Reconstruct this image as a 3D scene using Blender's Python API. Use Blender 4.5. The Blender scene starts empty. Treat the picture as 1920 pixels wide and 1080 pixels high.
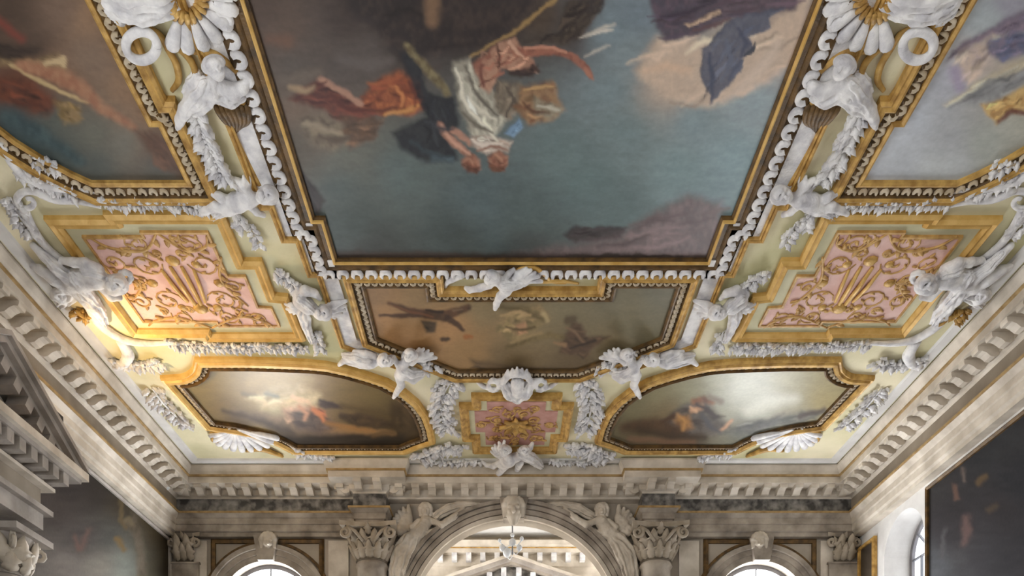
import bpy, bmesh, math, random
import numpy as np
from mathutils import Vector, Matrix, noise as mnoise
random.seed(7)
rng = np.random.default_rng(7)
sc = bpy.context.scene
COL = sc.collection
PI = math.pi

# ------------------------------------------------------------------ camera
EYE = 1.65          # eye height above the floor
F = 1450.0          # focal length in pixels of a 1920 px wide frame
VX, VY = 940.0, 1545.0   # where the level line of sight would meet the (shifted) frame
H = 5.85            # ceiling above the eye
ZC = EYE + H        # ceiling height
XC = 0.21           # middle of the room
XL, XR = -5.64, 6.06
YE = 13.15          # end wall
YR = -5.0           # rear wall
cam = bpy.data.cameras.new('camera')
cam_o = bpy.data.objects.new('camera', cam); COL.objects.link(cam_o)
cam_o.location = (0, 0, EYE); cam_o.rotation_euler = (PI/2, 0, 0)
cam.sensor_width = 36; cam.lens = 36*F/1920
cam.shift_x = (960-VX)/1920; cam.shift_y = (VY-540)/1920
cam.clip_end = 200
sc.camera = cam_o

# ------------------------------------------------------------------ world, exposure
w = bpy.data.worlds.new('sky'); sc.world = w; w.use_nodes = True
bg = w.node_tree.nodes['Background']; bg.inputs[0].default_value = (0.75, 0.87, 1, 1); bg.inputs[1].default_value = 1.0
vs = sc.view_settings
vs.view_transform = 'Standard'; vs.look = 'None'; vs.gamma = 1; vs.use_curve_mapping = False
vs.exposure = 0.14
PANE_LEFT = 9.2      # light of the unseen tall windows added to the left long wall
PANE_RIGHT = 1.6     # and of those added to the right one, kept weaker
PANE_REAR = 3.6      # and of those added to the rear wall
PANE_END = 17.0       # round-topped windows of the end wall
LAMP_W = 62.0        # halogen floodlight on the pediment
FAR_PANE = 9.0       # unseen windows added to light the room beyond the arch

# ------------------------------------------------------------------ materials
def lin(c):
    c = np.asarray(c, float)/255.0
    return np.where(c <= 0.04045, c/12.92, ((c+0.055)/1.055)**2.4)
def mat(name, c1, c2=None, rough=0.6, metal=0.0, scale=4.0, bump=0.0, bscale=30.0, detail=4.0, spec=0.4, lo=0.35, hi=0.65):
    m = bpy.data.materials.new(name); m.use_nodes = True
    nt = m.node_tree; b = nt.nodes['Principled BSDF']
    b.inputs['Roughness'].default_value = rough; b.inputs['Metallic'].default_value = metal
    b.inputs['Specular IOR Level'].default_value = spec
    geo = nt.nodes.new('ShaderNodeNewGeometry')
    n = nt.nodes.new('ShaderNodeTexNoise'); n.inputs['Scale'].default_value = scale; n.inputs['Detail'].default_value = detail
    nt.links.new(geo.outputs['Position'], n.inputs['Vector'])
    r = nt.nodes.new('ShaderNodeValToRGB')
    r.color_ramp.elements[0].position = lo; r.color_ramp.elements[1].position = hi
    r.color_ramp.elements[0].color = (*lin(c1), 1); r.color_ramp.elements[1].color = (*lin(c2 or c1), 1)
    nt.links.new(n.outputs[0], r.inputs[0]); nt.links.new(r.outputs[0], b.inputs['Base Color'])
    if bump:
        n2 = nt.nodes.new('ShaderNodeTexNoise'); n2.inputs['Scale'].default_value = bscale
        nt.links.new(geo.outputs['Position'], n2.inputs['Vector'])
        bp = nt.nodes.new('ShaderNodeBump'); bp.inputs['Strength'].default_value = bump; bp.inputs['Distance'].default_value = 0.02
        nt.links.new(n2.outputs[0], bp.inputs['Height']); nt.links.new(bp.outputs[0], b.inputs['Normal'])
    return m
def emat(name, col, strength):
    m = bpy.data.materials.new(name); m.use_nodes = True
    nt = m.node_tree; nt.nodes.clear()
    o = nt.nodes.new('ShaderNodeOutputMaterial'); e = nt.nodes.new('ShaderNodeEmission')
    e.inputs[0].default_value = (*col, 1); e.inputs[1].default_value = strength
    nt.links.new(e.outputs[0], o.inputs[0]); return m
def canvas_mat(name, rough=0.4, spec=0.35):
    m = bpy.data.materials.new(name); m.use_nodes = True
    nt = m.node_tree; b = nt.nodes['Principled BSDF']
    at = nt.nodes.new('ShaderNodeVertexColor'); at.layer_name = 'paint'
    geo = nt.nodes.new('ShaderNodeNewGeometry')
    n = nt.nodes.new('ShaderNodeTexNoise'); n.inputs['Scale'].default_value = 26; n.inputs['Detail'].default_value = 6
    nt.links.new(geo.outputs['Position'], n.inputs['Vector'])
    mr = nt.nodes.new('ShaderNodeMapRange'); mr.inputs[1].default_value = 0.25; mr.inputs[2].default_value = 0.75
    mr.inputs[3].default_value = 0.93; mr.inputs[4].default_value = 1.07
    nt.links.new(n.outputs[0], mr.inputs[0])
    mx = nt.nodes.new('ShaderNodeVectorMath'); mx.operation = 'SCALE'
    nt.links.new(at.outputs[0], mx.inputs[0]); nt.links.new(mr.outputs[0], mx.inputs['Scale'])
    nt.links.new(mx.outputs[0], b.inputs['Base Color'])
    b.inputs['Roughness'].default_value = rough; b.inputs['Specular IOR Level'].default_value = spec
    bp = nt.nodes.new('ShaderNodeBump'); bp.inputs['Strength'].default_value = 0.08; bp.inputs['Distance'].default_value = 0.008
    nt.links.new(n.outputs[0], bp.inputs['Height']); nt.links.new(bp.outputs[0], b.inputs['Normal'])
    return m

M = {}
M['stucco'] = mat('white_stucco', (186,184,188), (236,234,232), 0.7, scale=7, bump=0.3, bscale=45, detail=7, lo=0.3, hi=0.6)
M['plaster'] = mat('white_plaster', (205,202,198), (222,220,216), 0.8, scale=3, bump=0.1)
M['gold'] = mat('gilding', (156,118,58), (212,172,98), 0.5, metal=0.15, scale=9, bump=0.2, bscale=60)
M['gold_dark'] = mat('dark_gilding', (70,52,28), (112,84,44), 0.55, metal=0.15, scale=9, bump=0.25, bscale=60)  # darker gilding, shade of coves and recesses put into its colour
M['gold_bright'] = mat('bright_gilding', (198,156,80), (222,184,112), 0.45, metal=0.15, scale=7, bump=0.15, bscale=60)
M['green'] = mat('pale_green_plaster', (186,180,134), (214,206,160), 0.8, scale=1.3, bump=0.12, bscale=25, detail=6)
M['field'] = mat('painted_ceiling_ground', (196,190,146), (236,226,194), 0.8, scale=0.9, bump=0.15, bscale=25, detail=7)
M['margin'] = mat('sage_panel_margin', (196,192,156), (214,210,178), 0.8, scale=3)
M['egg_cream'] = mat('cream_egg_stucco', (176,158,130), (206,192,168), 0.7, scale=8)
M['pink'] = mat('pink_panel_ground', (212,170,158), (228,194,184), 0.8, scale=5, bump=0.15, bscale=40)
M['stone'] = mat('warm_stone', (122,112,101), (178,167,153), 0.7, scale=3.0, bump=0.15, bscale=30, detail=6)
M['stone_lit'] = mat('lit_stone', (180,169,153), (218,208,193), 0.7, scale=3.0, bump=0.12, bscale=30, detail=6)  # lighter copy of the warm stone, light put into its colour
M['stone_grey'] = mat('grey_istrian_stone', (140,132,124), (176,168,160), 0.65, scale=3, bump=0.2, bscale=30, detail=6)
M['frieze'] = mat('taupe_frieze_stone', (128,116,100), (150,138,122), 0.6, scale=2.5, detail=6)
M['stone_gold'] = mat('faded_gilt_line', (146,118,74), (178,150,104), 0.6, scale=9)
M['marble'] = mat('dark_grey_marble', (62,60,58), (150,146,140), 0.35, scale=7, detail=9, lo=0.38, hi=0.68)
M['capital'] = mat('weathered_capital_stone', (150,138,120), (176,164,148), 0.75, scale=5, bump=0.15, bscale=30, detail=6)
M['pink_shaded'] = mat('shaded_pink_ground', (176,128,118), (196,152,142), 0.8, scale=6)  # darker copy of the panel pink with shade in its colour
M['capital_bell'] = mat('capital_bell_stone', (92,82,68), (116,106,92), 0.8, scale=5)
M['wall'] = mat('wall_plaster', (150,140,126), (176,165,150), 0.8, scale=1.5, bump=0.1)
M['dark_wall'] = mat('low_bounce_wall', (74,66,58), (96,86,76), 0.8, scale=1.5)  # walls hung with dark canvases, toned dark to cut bounced light
M['floor'] = mat('floor_stone', (112,106,102), (138,132,128), 0.35, scale=2)
M['black'] = mat('black_metal', (30,30,32), (44,44,46), 0.4, metal=0.5)
M['white_metal'] = mat('white_enamel', (222,222,220), (232,232,230), 0.4)
M['iron'] = mat('window_leading', (120,124,130), (140,142,148), 0.5)
M['reveal'] = mat('grey_window_reveal', (120,118,122), (140,138,140), 0.7)
M['glass_white'] = mat('milky_glass', (225,232,240), (240,244,248), 0.15, spec=0.6)
M['canvas'] = canvas_mat('painted_canvas', 0.5, 0.2)
M['canvas_gloss'] = canvas_mat('varnished_canvas', 0.36, 0.26)
M['canvas_wall'] = canvas_mat('painted_wall_canvas', 0.75, 0.08)
M['scroll_line'] = mat('ochre_arabesque', (166,126,70), (208,168,104), 0.6, scale=12)
M['pane_end'] = emat('daylit_window_pane', (0.95,0.97,1.0), PANE_END)
M['pane_left'] = emat('added_left_pane', (0.96,0.98,1.0), PANE_LEFT)
M['pane_right'] = emat('added_right_pane', (0.96,0.98,1.0), PANE_RIGHT)
M['pane_rear'] = emat('added_rear_pane', (0.97,0.98,1.0), PANE_REAR)

# ------------------------------------------------------------------ object helpers
def prop(o, label=None, cat=None, group=None, kind=None):
    if label: o['label'] = label
    if cat: o['category'] = cat
    if group: o['group'] = group
    if kind: o['kind'] = kind
    return o
def thing(name, label, cat, loc=(0,0,0), group=None):
    o = bpy.data.objects.new(name, None); COL.objects.link(o); o.location = loc
    o.empty_display_size = 0.1
    return prop(o, label, cat, group)
def wloc(o):
    v = Vector((0,0,0))
    while o is not None:
        v = v + o.location; o = o.parent
    return v
def mk(name, verts, faces, m, parent=None, smooth=False, kind=None, origin=None):
    """mesh given in world coordinates; parents only ever carry a location"""
    verts = np.asarray(verts, float)
    off = wloc(parent) if parent else Vector((0,0,0))
    if parent is None and origin is not None: off = Vector(origin)
    v = verts - np.array(off)
    me = bpy.data.meshes.new(name); me.from_pydata(v.tolist(), [], faces)
    me.materials.append(m)
    if smooth: me.polygons.foreach_set('use_smooth', [True]*len(me.polygons))
    me.update()
    o = bpy.data.objects.new(name, me); COL.objects.link(o)
    if parent: o.parent = parent
    elif origin is not None: o.location = origin
    if kind: o['kind'] = kind
    return o
def inst(name, me, mw, parent):
    """another object of a shared mesh, placed by a world matrix"""
    o = bpy.data.objects.new(name, me); COL.objects.link(o)
    o.parent = parent
    o.matrix_local = Matrix.Translation(-wloc(parent)) @ mw if parent else mw
    return o
class MB:
    def __init__(s): s.v = []; s.f = []
    def add(s, v, f):
        n = len(s.v); s.v += [tuple(map(float, p)) for p in v]; s.f += [tuple(i+n for i in q) for q in f]; return s
    def box(s, x0, x1, y0, y1, z0, z1):
        v = [(x,y,z) for x in (x0,x1) for y in (y0,y1) for z in (z0,z1)]
        return s.add(v, [(0,1,3,2),(4,6,7,5),(0,4,5,1),(2,3,7,6),(0,2,6,4),(1,5,7,3)])
    def build(s, name, m, parent=None, **k): return mk(name, s.v, s.f, m, parent, **k)
def simple_mesh(name, v, f, m, smooth=True):
    me = bpy.data.meshes.new(name); me.from_pydata([tuple(map(float,p)) for p in v], [], f); me.materials.append(m)
    if smooth: me.polygons.foreach_set('use_smooth', [True]*len(me.polygons))
    me.update(); return me

# where a picture point of the photograph lies on a surface of the room
def C(px, py, d=0.0):           # on the ceiling, d metres below it
    h = H-d; Y = F*h/(VY-py); return Vector(((px-VX)/F*Y, Y, ZC-d))
def W(px, py, d=0.0):           # on the end wall, d metres in front of it
    Y = YE-d; return Vector(((px-VX)/F*Y, Y, EYE+(VY-py)/F*Y))
def mir(v): return Vector((2*XC-v[0], v[1], v[2]))
def C2(px, py):
    p = C(px, py); return (p.x, p.y)

# ------------------------------------------------------------------ mitred sweeps
def area2(p): return 0.5*sum(p[i][0]*p[(i+1)%len(p)][1]-p[(i+1)%len(p)][0]*p[i][1] for i in range(len(p)))
def ccw(p): return list(p) if area2(p) > 0 else list(p)[::-1]
def offset(path, o, closed):
    n = len(path); out = []
    for i in range(n):
        p = Vector(path[i])
        a = Vector(path[(i-1) % n]) if (closed or i > 0) else None
        b = Vector(path[(i+1) % n]) if (closed or i < n-1) else None
        d1 = (p-a).normalized() if a is not None else None
        d2 = (b-p).normalized() if b is not None else None
        if d1 is None: d1 = d2
        if d2 is None: d2 = d1
        n1 = Vector((d1.y, -d1.x)); n2 = Vector((d2.y, -d2.x))
        nn = n1+n2
        if nn.length < 1e-6: nn = n1
        nn.normalize(); c = max(0.35, nn.dot(n1))
        out.append(p + nn*(o/c))
    return out
def sweep(path, prof, closed, mapf):
    """path 2D, profile [(offset to the right of the path, height)], mapf(x, y, h) -> world"""
    rows = [offset(path, o, closed) for o, h in prof]
    v = []; f = []; n = len(path)
    for r, (o, h) in zip(rows, prof):
        v += [tuple(mapf(p.x, p.y, h)) for p in r]
    m = len(prof)
    for j in range(m-1):
        for i in range(n if closed else n-1):
            k = (i+1) % n
            f.append((j*n+i, j*n+k, (j+1)*n+k, (j+1)*n+i))
    if not closed:
        f.append(tuple(j*n for j in range(m))); f.append(tuple(j*n+n-1 for j in range(m))[::-1])
    return v, f
def ceil_map(x, y, d): return (x, y, ZC-d)
def walk(path, closed, spacing, o=0.0, skip=0.0):
    """evenly spaced (point, direction) along the offset path"""
    pts = offset(path, o, closed); n = len(pts); out = []
    # short chords of a curve are walked as one run
    runs = []; cur = [pts[0]]
    for i in range(n if closed else n-1):
        q = pts[(i+1) % n]; cur.append(q)
        d1 = (cur[-1]-cur[-2])
        d2 = pts[(i+2) % n]-q
        if d1.length < 1e-9 or d2.length < 1e-9 or d1.angle(d2) > 0.45 or (not closed and i == n-2) or (closed and i == n-1):
            runs.append(cur); cur = [q]
    for r in runs:
        L = sum((r[i+1]-r[i]).length for i in range(len(r)-1))
        L2 = L-2*skip
        if L2 < spacing*0.6: continue
        k = max(1, round(L2/spacing)); st = L2/k
        for j in range(k):
            t = skip+(j+0.5)*st; i = 0
            while i < len(r)-2 and t > (r[i+1]-r[i]).length: t -= (r[i+1]-r[i]).length; i += 1
            d = (r[i+1]-r[i]).normalized(); out.append((r[i]+d*t, d))
    return out
def arc(cx, cy, r, a0, a1, n): return [(cx+r*math.cos(a0+(a1-a0)*i/n), cy+r*math.sin(a0+(a1-a0)*i/n)) for i in range(n+1)]

# ------------------------------------------------------------------ small shared shapes
def egg_mesh(m, name='egg', seg=10, hollow=None):
    """horseshoe-rimmed egg of an egg moulding: unit half-width, open towards +y, gilt hollow inside the rim"""
    v = []; f = []
    rings = [(1.0,0.0),(0.98,0.6),(0.58,0.85),(0.34,0.3)]
    for r, z in rings:
        for i in range(seg):
            a = 2*PI*i/seg; y = math.sin(a)*r
            lift = 1.0 if math.sin(a) > -0.6 else 0.05
            v.append((math.cos(a)*r, y*1.1, z*lift))
    v.append((0,0.05,0.3)); c = len(v)-1; mi = []
    for j in range(3):
        for i in range(seg): k = (i+1) % seg; f.append((j*seg+i, j*seg+k, (j+1)*seg+k, (j+1)*seg+i)); mi.append(1 if math.sin(2*PI*(i+0.5)/seg) < -0.75 else 0)
    for i in range(seg): f.append((3*seg+i, 3*seg+(i+1) % seg, c)); mi.append(1)
    me = simple_mesh(name, v, f, m)
    if hollow: me.materials.append(hollow); me.polygons.foreach_set('material_index', mi)
    return me
def leaf_mesh(m, name='leaf', lobes=3, width=0.34, curl=0.3, n=8):
    """lobed acanthus leaf, unit length along +x, rising along +z, with its own thickness"""
    top = []
    for i in range(n+1):
        t = i/n
        wdt = width*math.sin(PI*min(1, t**0.75*0.97+0.03))*(1+0.38*math.cos(2*PI*lobes*t+PI))
        z = 0.14*math.sin(PI*t)+curl*t*t
        top.append([(t-0.05*(1 if wdt > 0 else 0), wdt, z-0.03), (t, 0, z+0.07), (t-0.05, -wdt, z-0.03)])
    v = [p for r in top for p in r]; nb = len(v)
    f = []
    for i in range(n):
        a, b = 3*i, 3*(i+1)
        f += [(a,a+1,b+1,b),(a+1,a+2,b+2,b+1)]
    v += [(p[0],p[1]*0.8,max(-0.02,p[2]-0.16)) for r in top for p in (r[0], r[2])]
    for i in range(n):
        a, b = 3*i, 3*(i+1); c, d = nb+2*i, nb+2*(i+1)
        f += [(a,b,d,c),(b+2,a+2,c+1,d+1),(c,d,d+1,c+1)]
    return simple_mesh(name, v, f, m)
def ball_mesh(m, name='bud', seg=8, rings=4, sz=0.8):
    v = []; f = []
    for j in range(1, rings):
        a = PI*j/rings
        for i in range(seg): b = 2*PI*i/seg; v.append((math.sin(a)*math.cos(b), math.sin(a)*math.sin(b), math.cos(a)*sz))
    v += [(0,0,sz),(0,0,-sz)]; t, u = len(v)-2, len(v)-1
    for j in range(rings-2):
        for i in range(seg): k = (i+1) % seg; f.append((j*seg+i,(j+1)*seg+i,(j+1)*seg+k,j*seg+k))
    for i in range(seg): k = (i+1) % seg; f.append((t,i,k)); f.append((u,(rings-2)*seg+k,(rings-2)*seg+i))
    return simple_mesh(name, v, f, m)
EGG = egg_mesh(M['stucco'], hollow=M['gold_dark'])
EGG_S = egg_mesh(M['egg_cream'], 'small_egg', 7, M['gold_dark'])
LEAF = leaf_mesh(M['stucco']); LEAF_W = leaf_mesh(M['stucco'], 'broad_leaf', 2, 0.42, 0.22)
LEAF_G = leaf_mesh(M['gold'], 'gilt_leaf', 3, 0.26, 0.25); LEAF_S = leaf_mesh(M['capital'], 'capital_leaf', 3, 0.30, 0.42)
LEAF_O = leaf_mesh(M['scroll_line'], 'ochre_leaf', 2, 0.3, 0.1, 5)
BALL = ball_mesh(M['stucco'])
BALL_G = ball_mesh(M['gold'], 'gilt_bud')

def frame_on_ceiling(p, dirx, s, d=0.0, sz=1.0):
    """matrix: local x along dirx (2D, in the ceiling), local z down out of the ceiling"""
    x = Vector((dirx[0], dirx[1], 0)).normalized(); z = Vector((0,0,-1)); y = z.cross(x)
    R = Matrix((x, y, z)).transposed().to_4x4()
    return Matrix.Translation((p[0], p[1], ZC-d)) @ R @ Matrix.Diagonal((s, s, s*sz, 1))
def tube(pts, rad, seg=8, flat=1.0, up=Vector((0,0,-1))):
    """tapered tube along 3D points"""
    pts = [Vector(p) for p in pts]; n = len(pts); v = []; f = []
    for i, p in enumerate(pts):
        t = (pts[min(n-1,i+1)]-pts[max(0,i-1)]).normalized()
        s = t.cross(up)
        if s.length < 1e-4: s = t.cross(Vector((0,1,0)))
        s.normalize(); u = s.cross(t).normalized()
        r = rad[i] if hasattr(rad, '__len__') else rad
        for k in range(seg):
            a = 2*PI*k/seg; v.append(p+s*(math.cos(a)*r)+u*(math.sin(a)*r*flat))
    for i in range(n-1):
        for k in range(seg): q = (k+1) % seg; f.append((i*seg+k, i*seg+q, (i+1)*seg+q, (i+1)*seg+k))
    f.append(tuple(range(seg))[::-1]); f.append(tuple((n-1)*seg+k for k in range(seg)))
    return v, f
def smooth_path(P, n=6, closed=False):
    """Catmull-Rom through tuples of any length"""
    P = [np.array(p, float) for p in P]; out = []
    m = len(P)
    for i in range(m if closed else m-1):
        if closed: a, b, c, d = P[(i-1) % m], P[i], P[(i+1) % m], P[(i+2) % m]
        else: a, b, c, d = P[max(0,i-1)], P[i], P[i+1], P[min(m-1,i+2)]
        for k in range(n):
            t = k/n
            out.append(0.5*((2*b)+(-a+c)*t+(2*a-5*b+4*c-d)*t*t+(-a+3*b-3*c+d)*t**3))
    if not closed: out.append(P[-1])
    return out

# smooth continuous sculpture: tapered capsules melted into one skin (distance field + surface nets)
def surface_nets(D, org, vox):
    nx, ny, nz = D.shape
    ins = D < 0
    c = np.zeros((nx-1,ny-1,nz-1), np.int8)
    for a in (0,1):
        for b in (0,1):
            for e in (0,1): c += ins[a:nx-1+a, b:ny-1+b, e:nz-1+e]
    act = (c > 0) & (c < 8)
    I, J, K = np.nonzero(act); n = len(I)
    ids = np.full(act.shape, -1); ids[I,J,K] = np.arange(n)
    pos = np.zeros((n,3)); cnt = np.zeros(n)
    cor = [(a,b,e) for a in (0,1) for b in (0,1) for e in (0,1)]
    for p in range(8):
        for q in range(p+1, 8):
            df = [cor[q][k]-cor[p][k] for k in range(3)]
            if sum(map(abs, df)) != 1: continue
            d0 = D[I+cor[p][0], J+cor[p][1], K+cor[p][2]]; d1 = D[I+cor[q][0], J+cor[q][1], K+cor[q][2]]
            m = (d0 < 0) != (d1 < 0)
            t = np.where(m, d0/(d0-d1+1e-12), 0)
            for k in range(3): pos[:,k] += np.where(m, cor[p][k]+df[k]*t, 0)
            cnt += m
    V = (np.stack([I,J,K],1)+pos/cnt[:,None])*vox+org
    F_ = []
    for ax in range(3):
        u, v = (ax+1) % 3, (ax+2) % 3
        s0 = [slice(None)]*3; s1 = [slice(None)]*3; s0[ax] = slice(0,-1); s1[ax] = slice(1,None)
        A = ins[tuple(s0)]; B = ins[tuple(s1)]
        E = np.stack(np.nonzero(A != B), 1)
        ok = (E[:,u] > 0) & (E[:,v] > 0) & (E[:,u] < D.shape[u]-1) & (E[:,v] < D.shape[v]-1); E = E[ok]
        flip = A[E[:,0],E[:,1],E[:,2]]
        q = []
        for du, dv in ((-1,-1),(0,-1),(0,0),(-1,0)):
            e = E.copy(); e[:,u] += du; e[:,v] += dv; q.append(ids[e[:,0],e[:,1],e[:,2]])
        q = np.stack(q, 1); q[~flip] = q[~flip][:,::-1]
        F_.append(q)
    return V, np.concatenate(F_)
def fuse(name, caps, m, vox, parent=None, melt=0.7, label=None, cat=None, group=None, kind=None, bumps=0.0, clip=None):
    """caps: (p0, r0, p1, r1[, fold]); a negative radius carves; fold flutes the surface lengthwise like cloth"""
    P = np.array([[*c[0], *c[2]] for c in caps]); R = np.array([max(abs(c[1]), abs(c[3])) for c in caps])
    pad = 3*vox
    lo = np.minimum((P[:,:3]-R[:,None]).min(0), (P[:,3:]-R[:,None]).min(0))-pad; hi = np.maximum((P[:,:3]+R[:,None]).max(0), (P[:,3:]+R[:,None]).max(0))+pad
    n = np.ceil((hi-lo)/vox).astype(int)+1
    ax = [lo[k]+vox*np.arange(n[k]) for k in range(3)]
    k_ = melt*vox
    S = np.full(tuple(n), 1e-30); cut = np.full(tuple(n), 1e3)
    for c in caps:
        p0 = np.array(c[0]); p1 = np.array(c[2]); r0, r1 = c[1], c[3]; rm = max(abs(r0), abs(r1))*1.35+4*vox
        sl = []
        for k in range(3):
            a0 = int(max(0, (min(p0[k],p1[k])-rm-lo[k])/vox)); a1 = int(min(n[k], (max(p0[k],p1[k])+rm-lo[k])/vox+2)); sl.append(slice(a0, a1))
        X, Y, Z = np.meshgrid(ax[0][sl[0]], ax[1][sl[1]], ax[2][sl[2]], indexing='ij', sparse=True)
        e = p1-p0; L2 = e@e+1e-9
        t = np.clip(((X-p0[0])*e[0]+(Y-p0[1])*e[1]+(Z-p0[2])*e[2])/L2, 0, 1)
        dx, dy, dz = X-p0[0]-e[0]*t, Y-p0[1]-e[1]*t, Z-p0[2]-e[2]*t
        d = np.sqrt(dx*dx+dy*dy+dz*dz)-(abs(r0)+(abs(r1)-abs(r0))*t)
        if len(c) > 4 and c[4]:
            T = Vector(e).normalized(); s = np.array(T.orthogonal().normalized()); u = np.cross(np.array(T), s)
            phi = np.arctan2(dx*u[0]+dy*u[1]+dz*u[2], dx*s[0]+dy*s[1]+dz*s[2])
            d = d+c[4]*np.cos(7*phi+3*t+np.sin(5*t))
        if r0 < 0: cut[tuple(sl)] = np.minimum(cut[tuple(sl)], d)
        else: S[tuple(sl)] += np.exp(np.clip(-d/k_, -60, 60))
    D = -k_*np.log(S)
    D = np.maximum(D, -cut)
    V, Q = surface_nets(D, lo, vox)
    org = V.mean(0)
    me = bpy.data.meshes.new(name); me.from_pydata((V-org).tolist(), [], Q.tolist()); me.materials.append(m)
    me.polygons.foreach_set('use_smooth', [True]*len(me.polygons)); me.update()
    if bumps:
        nv = len(me.vertices); N = np.empty(nv*3, np.float32); me.vertices.foreach_get('normal', N); N = N.reshape(-1,3)
        co = V-org
        amp = np.array([mnoise.noise(Vector(q)*14)+0.6*mnoise.noise(Vector(q)*34) for q in co])*bumps
        me.vertices.foreach_set('co', (co+N*amp[:,None]).astype(np.float32).ravel()); me.update()
    ob = bpy.data.objects.new(name, me); COL.objects.link(ob)
    ob.location = Vector(org)-(wloc(parent) if parent else Vector((0,0,0)))
    if parent: ob.parent = parent
    prop(ob, label, cat, group, kind)
    return ob
def px_caps(segs, on='C', mirror=False):
    """segments (x0,y0,d0,r0, x1,y1,d1,r1[,fold]) in picture points; d = relief, r = radius, all in picture points"""
    out = []
    for sgm in segs:
        x0,y0,d0,r0,x1,y1,d1,r1 = sgm[:8]
        ps = []
        for x,y,d,r in ((x0,y0,d0,r0),(x1,y1,d1,r1)):
            k = (H/(VY-y)) if on == 'C' else YE/F
            p = C(x,y,d*k) if on == 'C' else W(x,y,d*k)
            if mirror: p = mir(p)
            ps += [p, r*k]
        if len(sgm) > 8: ps.append(sgm[8]*k)
        out.append(tuple(ps))
    return out
def chain(pts, fold=0):
    """joined segments through (x,y,d,r) points"""
    return [(*pts[i], *pts[i+1])+((fold,) if fold else ()) for i in range(len(pts)-1)]
def wing(x, y, a0, a1, L, n=6, d=4, w=5.5):
    """feathers spread from a shoulder between two picture angles (degrees, up = 90)"""
    g = []
    for i in range(n):
        t = i/(n-1); a = math.radians(a0+(a1-a0)*t); l = L*(0.65+0.35*t)
        g += chain([(x,y,d+2,w*0.9),(x+math.cos(a)*l*0.5,y-math.sin(a)*l*0.42,d+3+2*(i%2),w),(x+math.cos(a)*l,y-math.sin(a)*l*0.85,d+1+2*(i%2),w*0.55)])
    return g

# ================================================================== THE SETTING
MB().box(XL-0.3, XR+0.3, YR-0.3, 17.0, -0.2, 0).build('floor', M['floor'], kind='structure')
MB().box(XL-0.3, XR+0.3, YR-0.3, YE+0.26, ZC, ZC+0.25).build('ceiling', M['field'], kind='structure')
def arched_wall(name, s0, s1, z1, arches, mapf, thick, m, n=28):
    """wall from the floor to z1 with round-topped openings (centre, spring height, radius, sill); mapf(s, z, depth behind the face)"""
    b = MB()
    for dep in (0.0, thick):
        q = s0
        for c, zs, r, sill in sorted(arches):
            b.add([mapf(q,0,dep), mapf(c-r,0,dep), mapf(c-r,z1,dep), mapf(q,z1,dep)], [(0,1,2,3)])
            pts = arc(c, zs, r, PI, 0, n)
            for i in range(n):
                (a, za), (e, ze) = pts[i], pts[i+1]
                b.add([mapf(a,za,dep), mapf(e,ze,dep), mapf(e,z1,dep), mapf(a,z1,dep)], [(0,1,2,3)])
            if sill > 0: b.add([mapf(c-r,0,dep), mapf(c+r,0,dep), mapf(c+r,sill,dep), mapf(c-r,sill,dep)], [(0,1,2,3)])
            q = c+r
        b.add([mapf(q,0,dep), mapf(s1,0,dep), mapf(s1,z1,dep), mapf(q,z1,dep)], [(0,1,2,3)])
    for c, zs, r, sill in arches:
        loop = [(c-r, sill)]+arc(c, zs, r, PI, 0, n)+[(c+r, sill)]
        for i in range(len(loop)-1):
            (a, za), (e, ze) = loop[i], loop[i+1]
            b.add([mapf(a,za,0), mapf(e,ze,0), mapf(e,ze,thick), mapf(a,za,thick)], [(0,1,2,3)])
        if sill > 0: b.add([mapf(c-r,sill,0), mapf(c+r,sill,0), mapf(c+r,sill,thick), mapf(c-r,sill,thick)], [(0,1,2,3)])
    return b.build(name, m, kind='structure')
WIN_U, WIN_R, WIN_S = 4.18, 0.79, EYE+3.67
ARCH_R, ARCH_S = 1.77, EYE+3.40
NICHE_Y, NICHE_R, NICHE_S = 11.66, 0.58, EYE+4.14
end_map = lambda s, z, d: (s, YE+d, z)
right_map = lambda s, z, d: (XR+d, s, z)
left_map = lambda s, z, d: (XL-d, s, z)
arched_wall('wall_end', XL, XR, ZC, [(XC-WIN_U, WIN_S, WIN_R, EYE+1.2), (XC, ARCH_S, ARCH_R, 0), (XC+WIN_U, WIN_S, WIN_R, EYE+1.2)], end_map, 0.26, M['wall'])
arched_wall('wall_right', YR, YE, ZC, [(NICHE_Y, NICHE_S, NICHE_R, EYE+1.6)], right_map, 0.5, M['plaster'])
arched_wall('wall_left', YR, YE, ZC, [], left_map, 0.3, M['dark_wall'])
arched_wall('wall_rear', XL, XR, ZC, [], lambda s, z, d: (s, YR-d, z), 0.3, M['dark_wall'])

# ---------------- entablature round the room
JA, JB, JP = 2.31, 2.45, 0.22
def jog(s):
    a, b = (XC-JB, XC-JA) if s < 0 else (XC+JA, XC+JB)
    return [(a, YE), (a, YE-JP), (b, YE-JP), (b, YE)]
full = [(XL, YR), (XL, YE)]+jog(-1)+jog(1)+[(XR, YE), (XR, YR)]
room_map = lambda x, y, h: (x, y, EYE+h)
left_part = [(XL, YR), (XL, YE)]; right_part = [(XR, YE), (XR, YR)]
lbay = [(XL, YE)]+jog(-1); rbay = jog(1)+[(XR, YE)]
ARCHI = [(0.0,4.84),(0.13,4.84),(0.13,4.90),(0.17,4.92),(0.17,5.02),(0.195,5.03),(0.195,5.12),(0.21,5.13),(0.26,5.19)]
def mouldings(name, path, prof, m, parent=None, kind='structure'):
    v, f = sweep(path, prof, False, room_map)
    return mk(name, v, f, m, parent, kind=None if parent else kind)
tA = mouldings('trim_1', left_part, ARCHI, M['stone_lit']); tB = mouldings('trim_2', right_part, ARCHI, M['stone_lit'])
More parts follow.
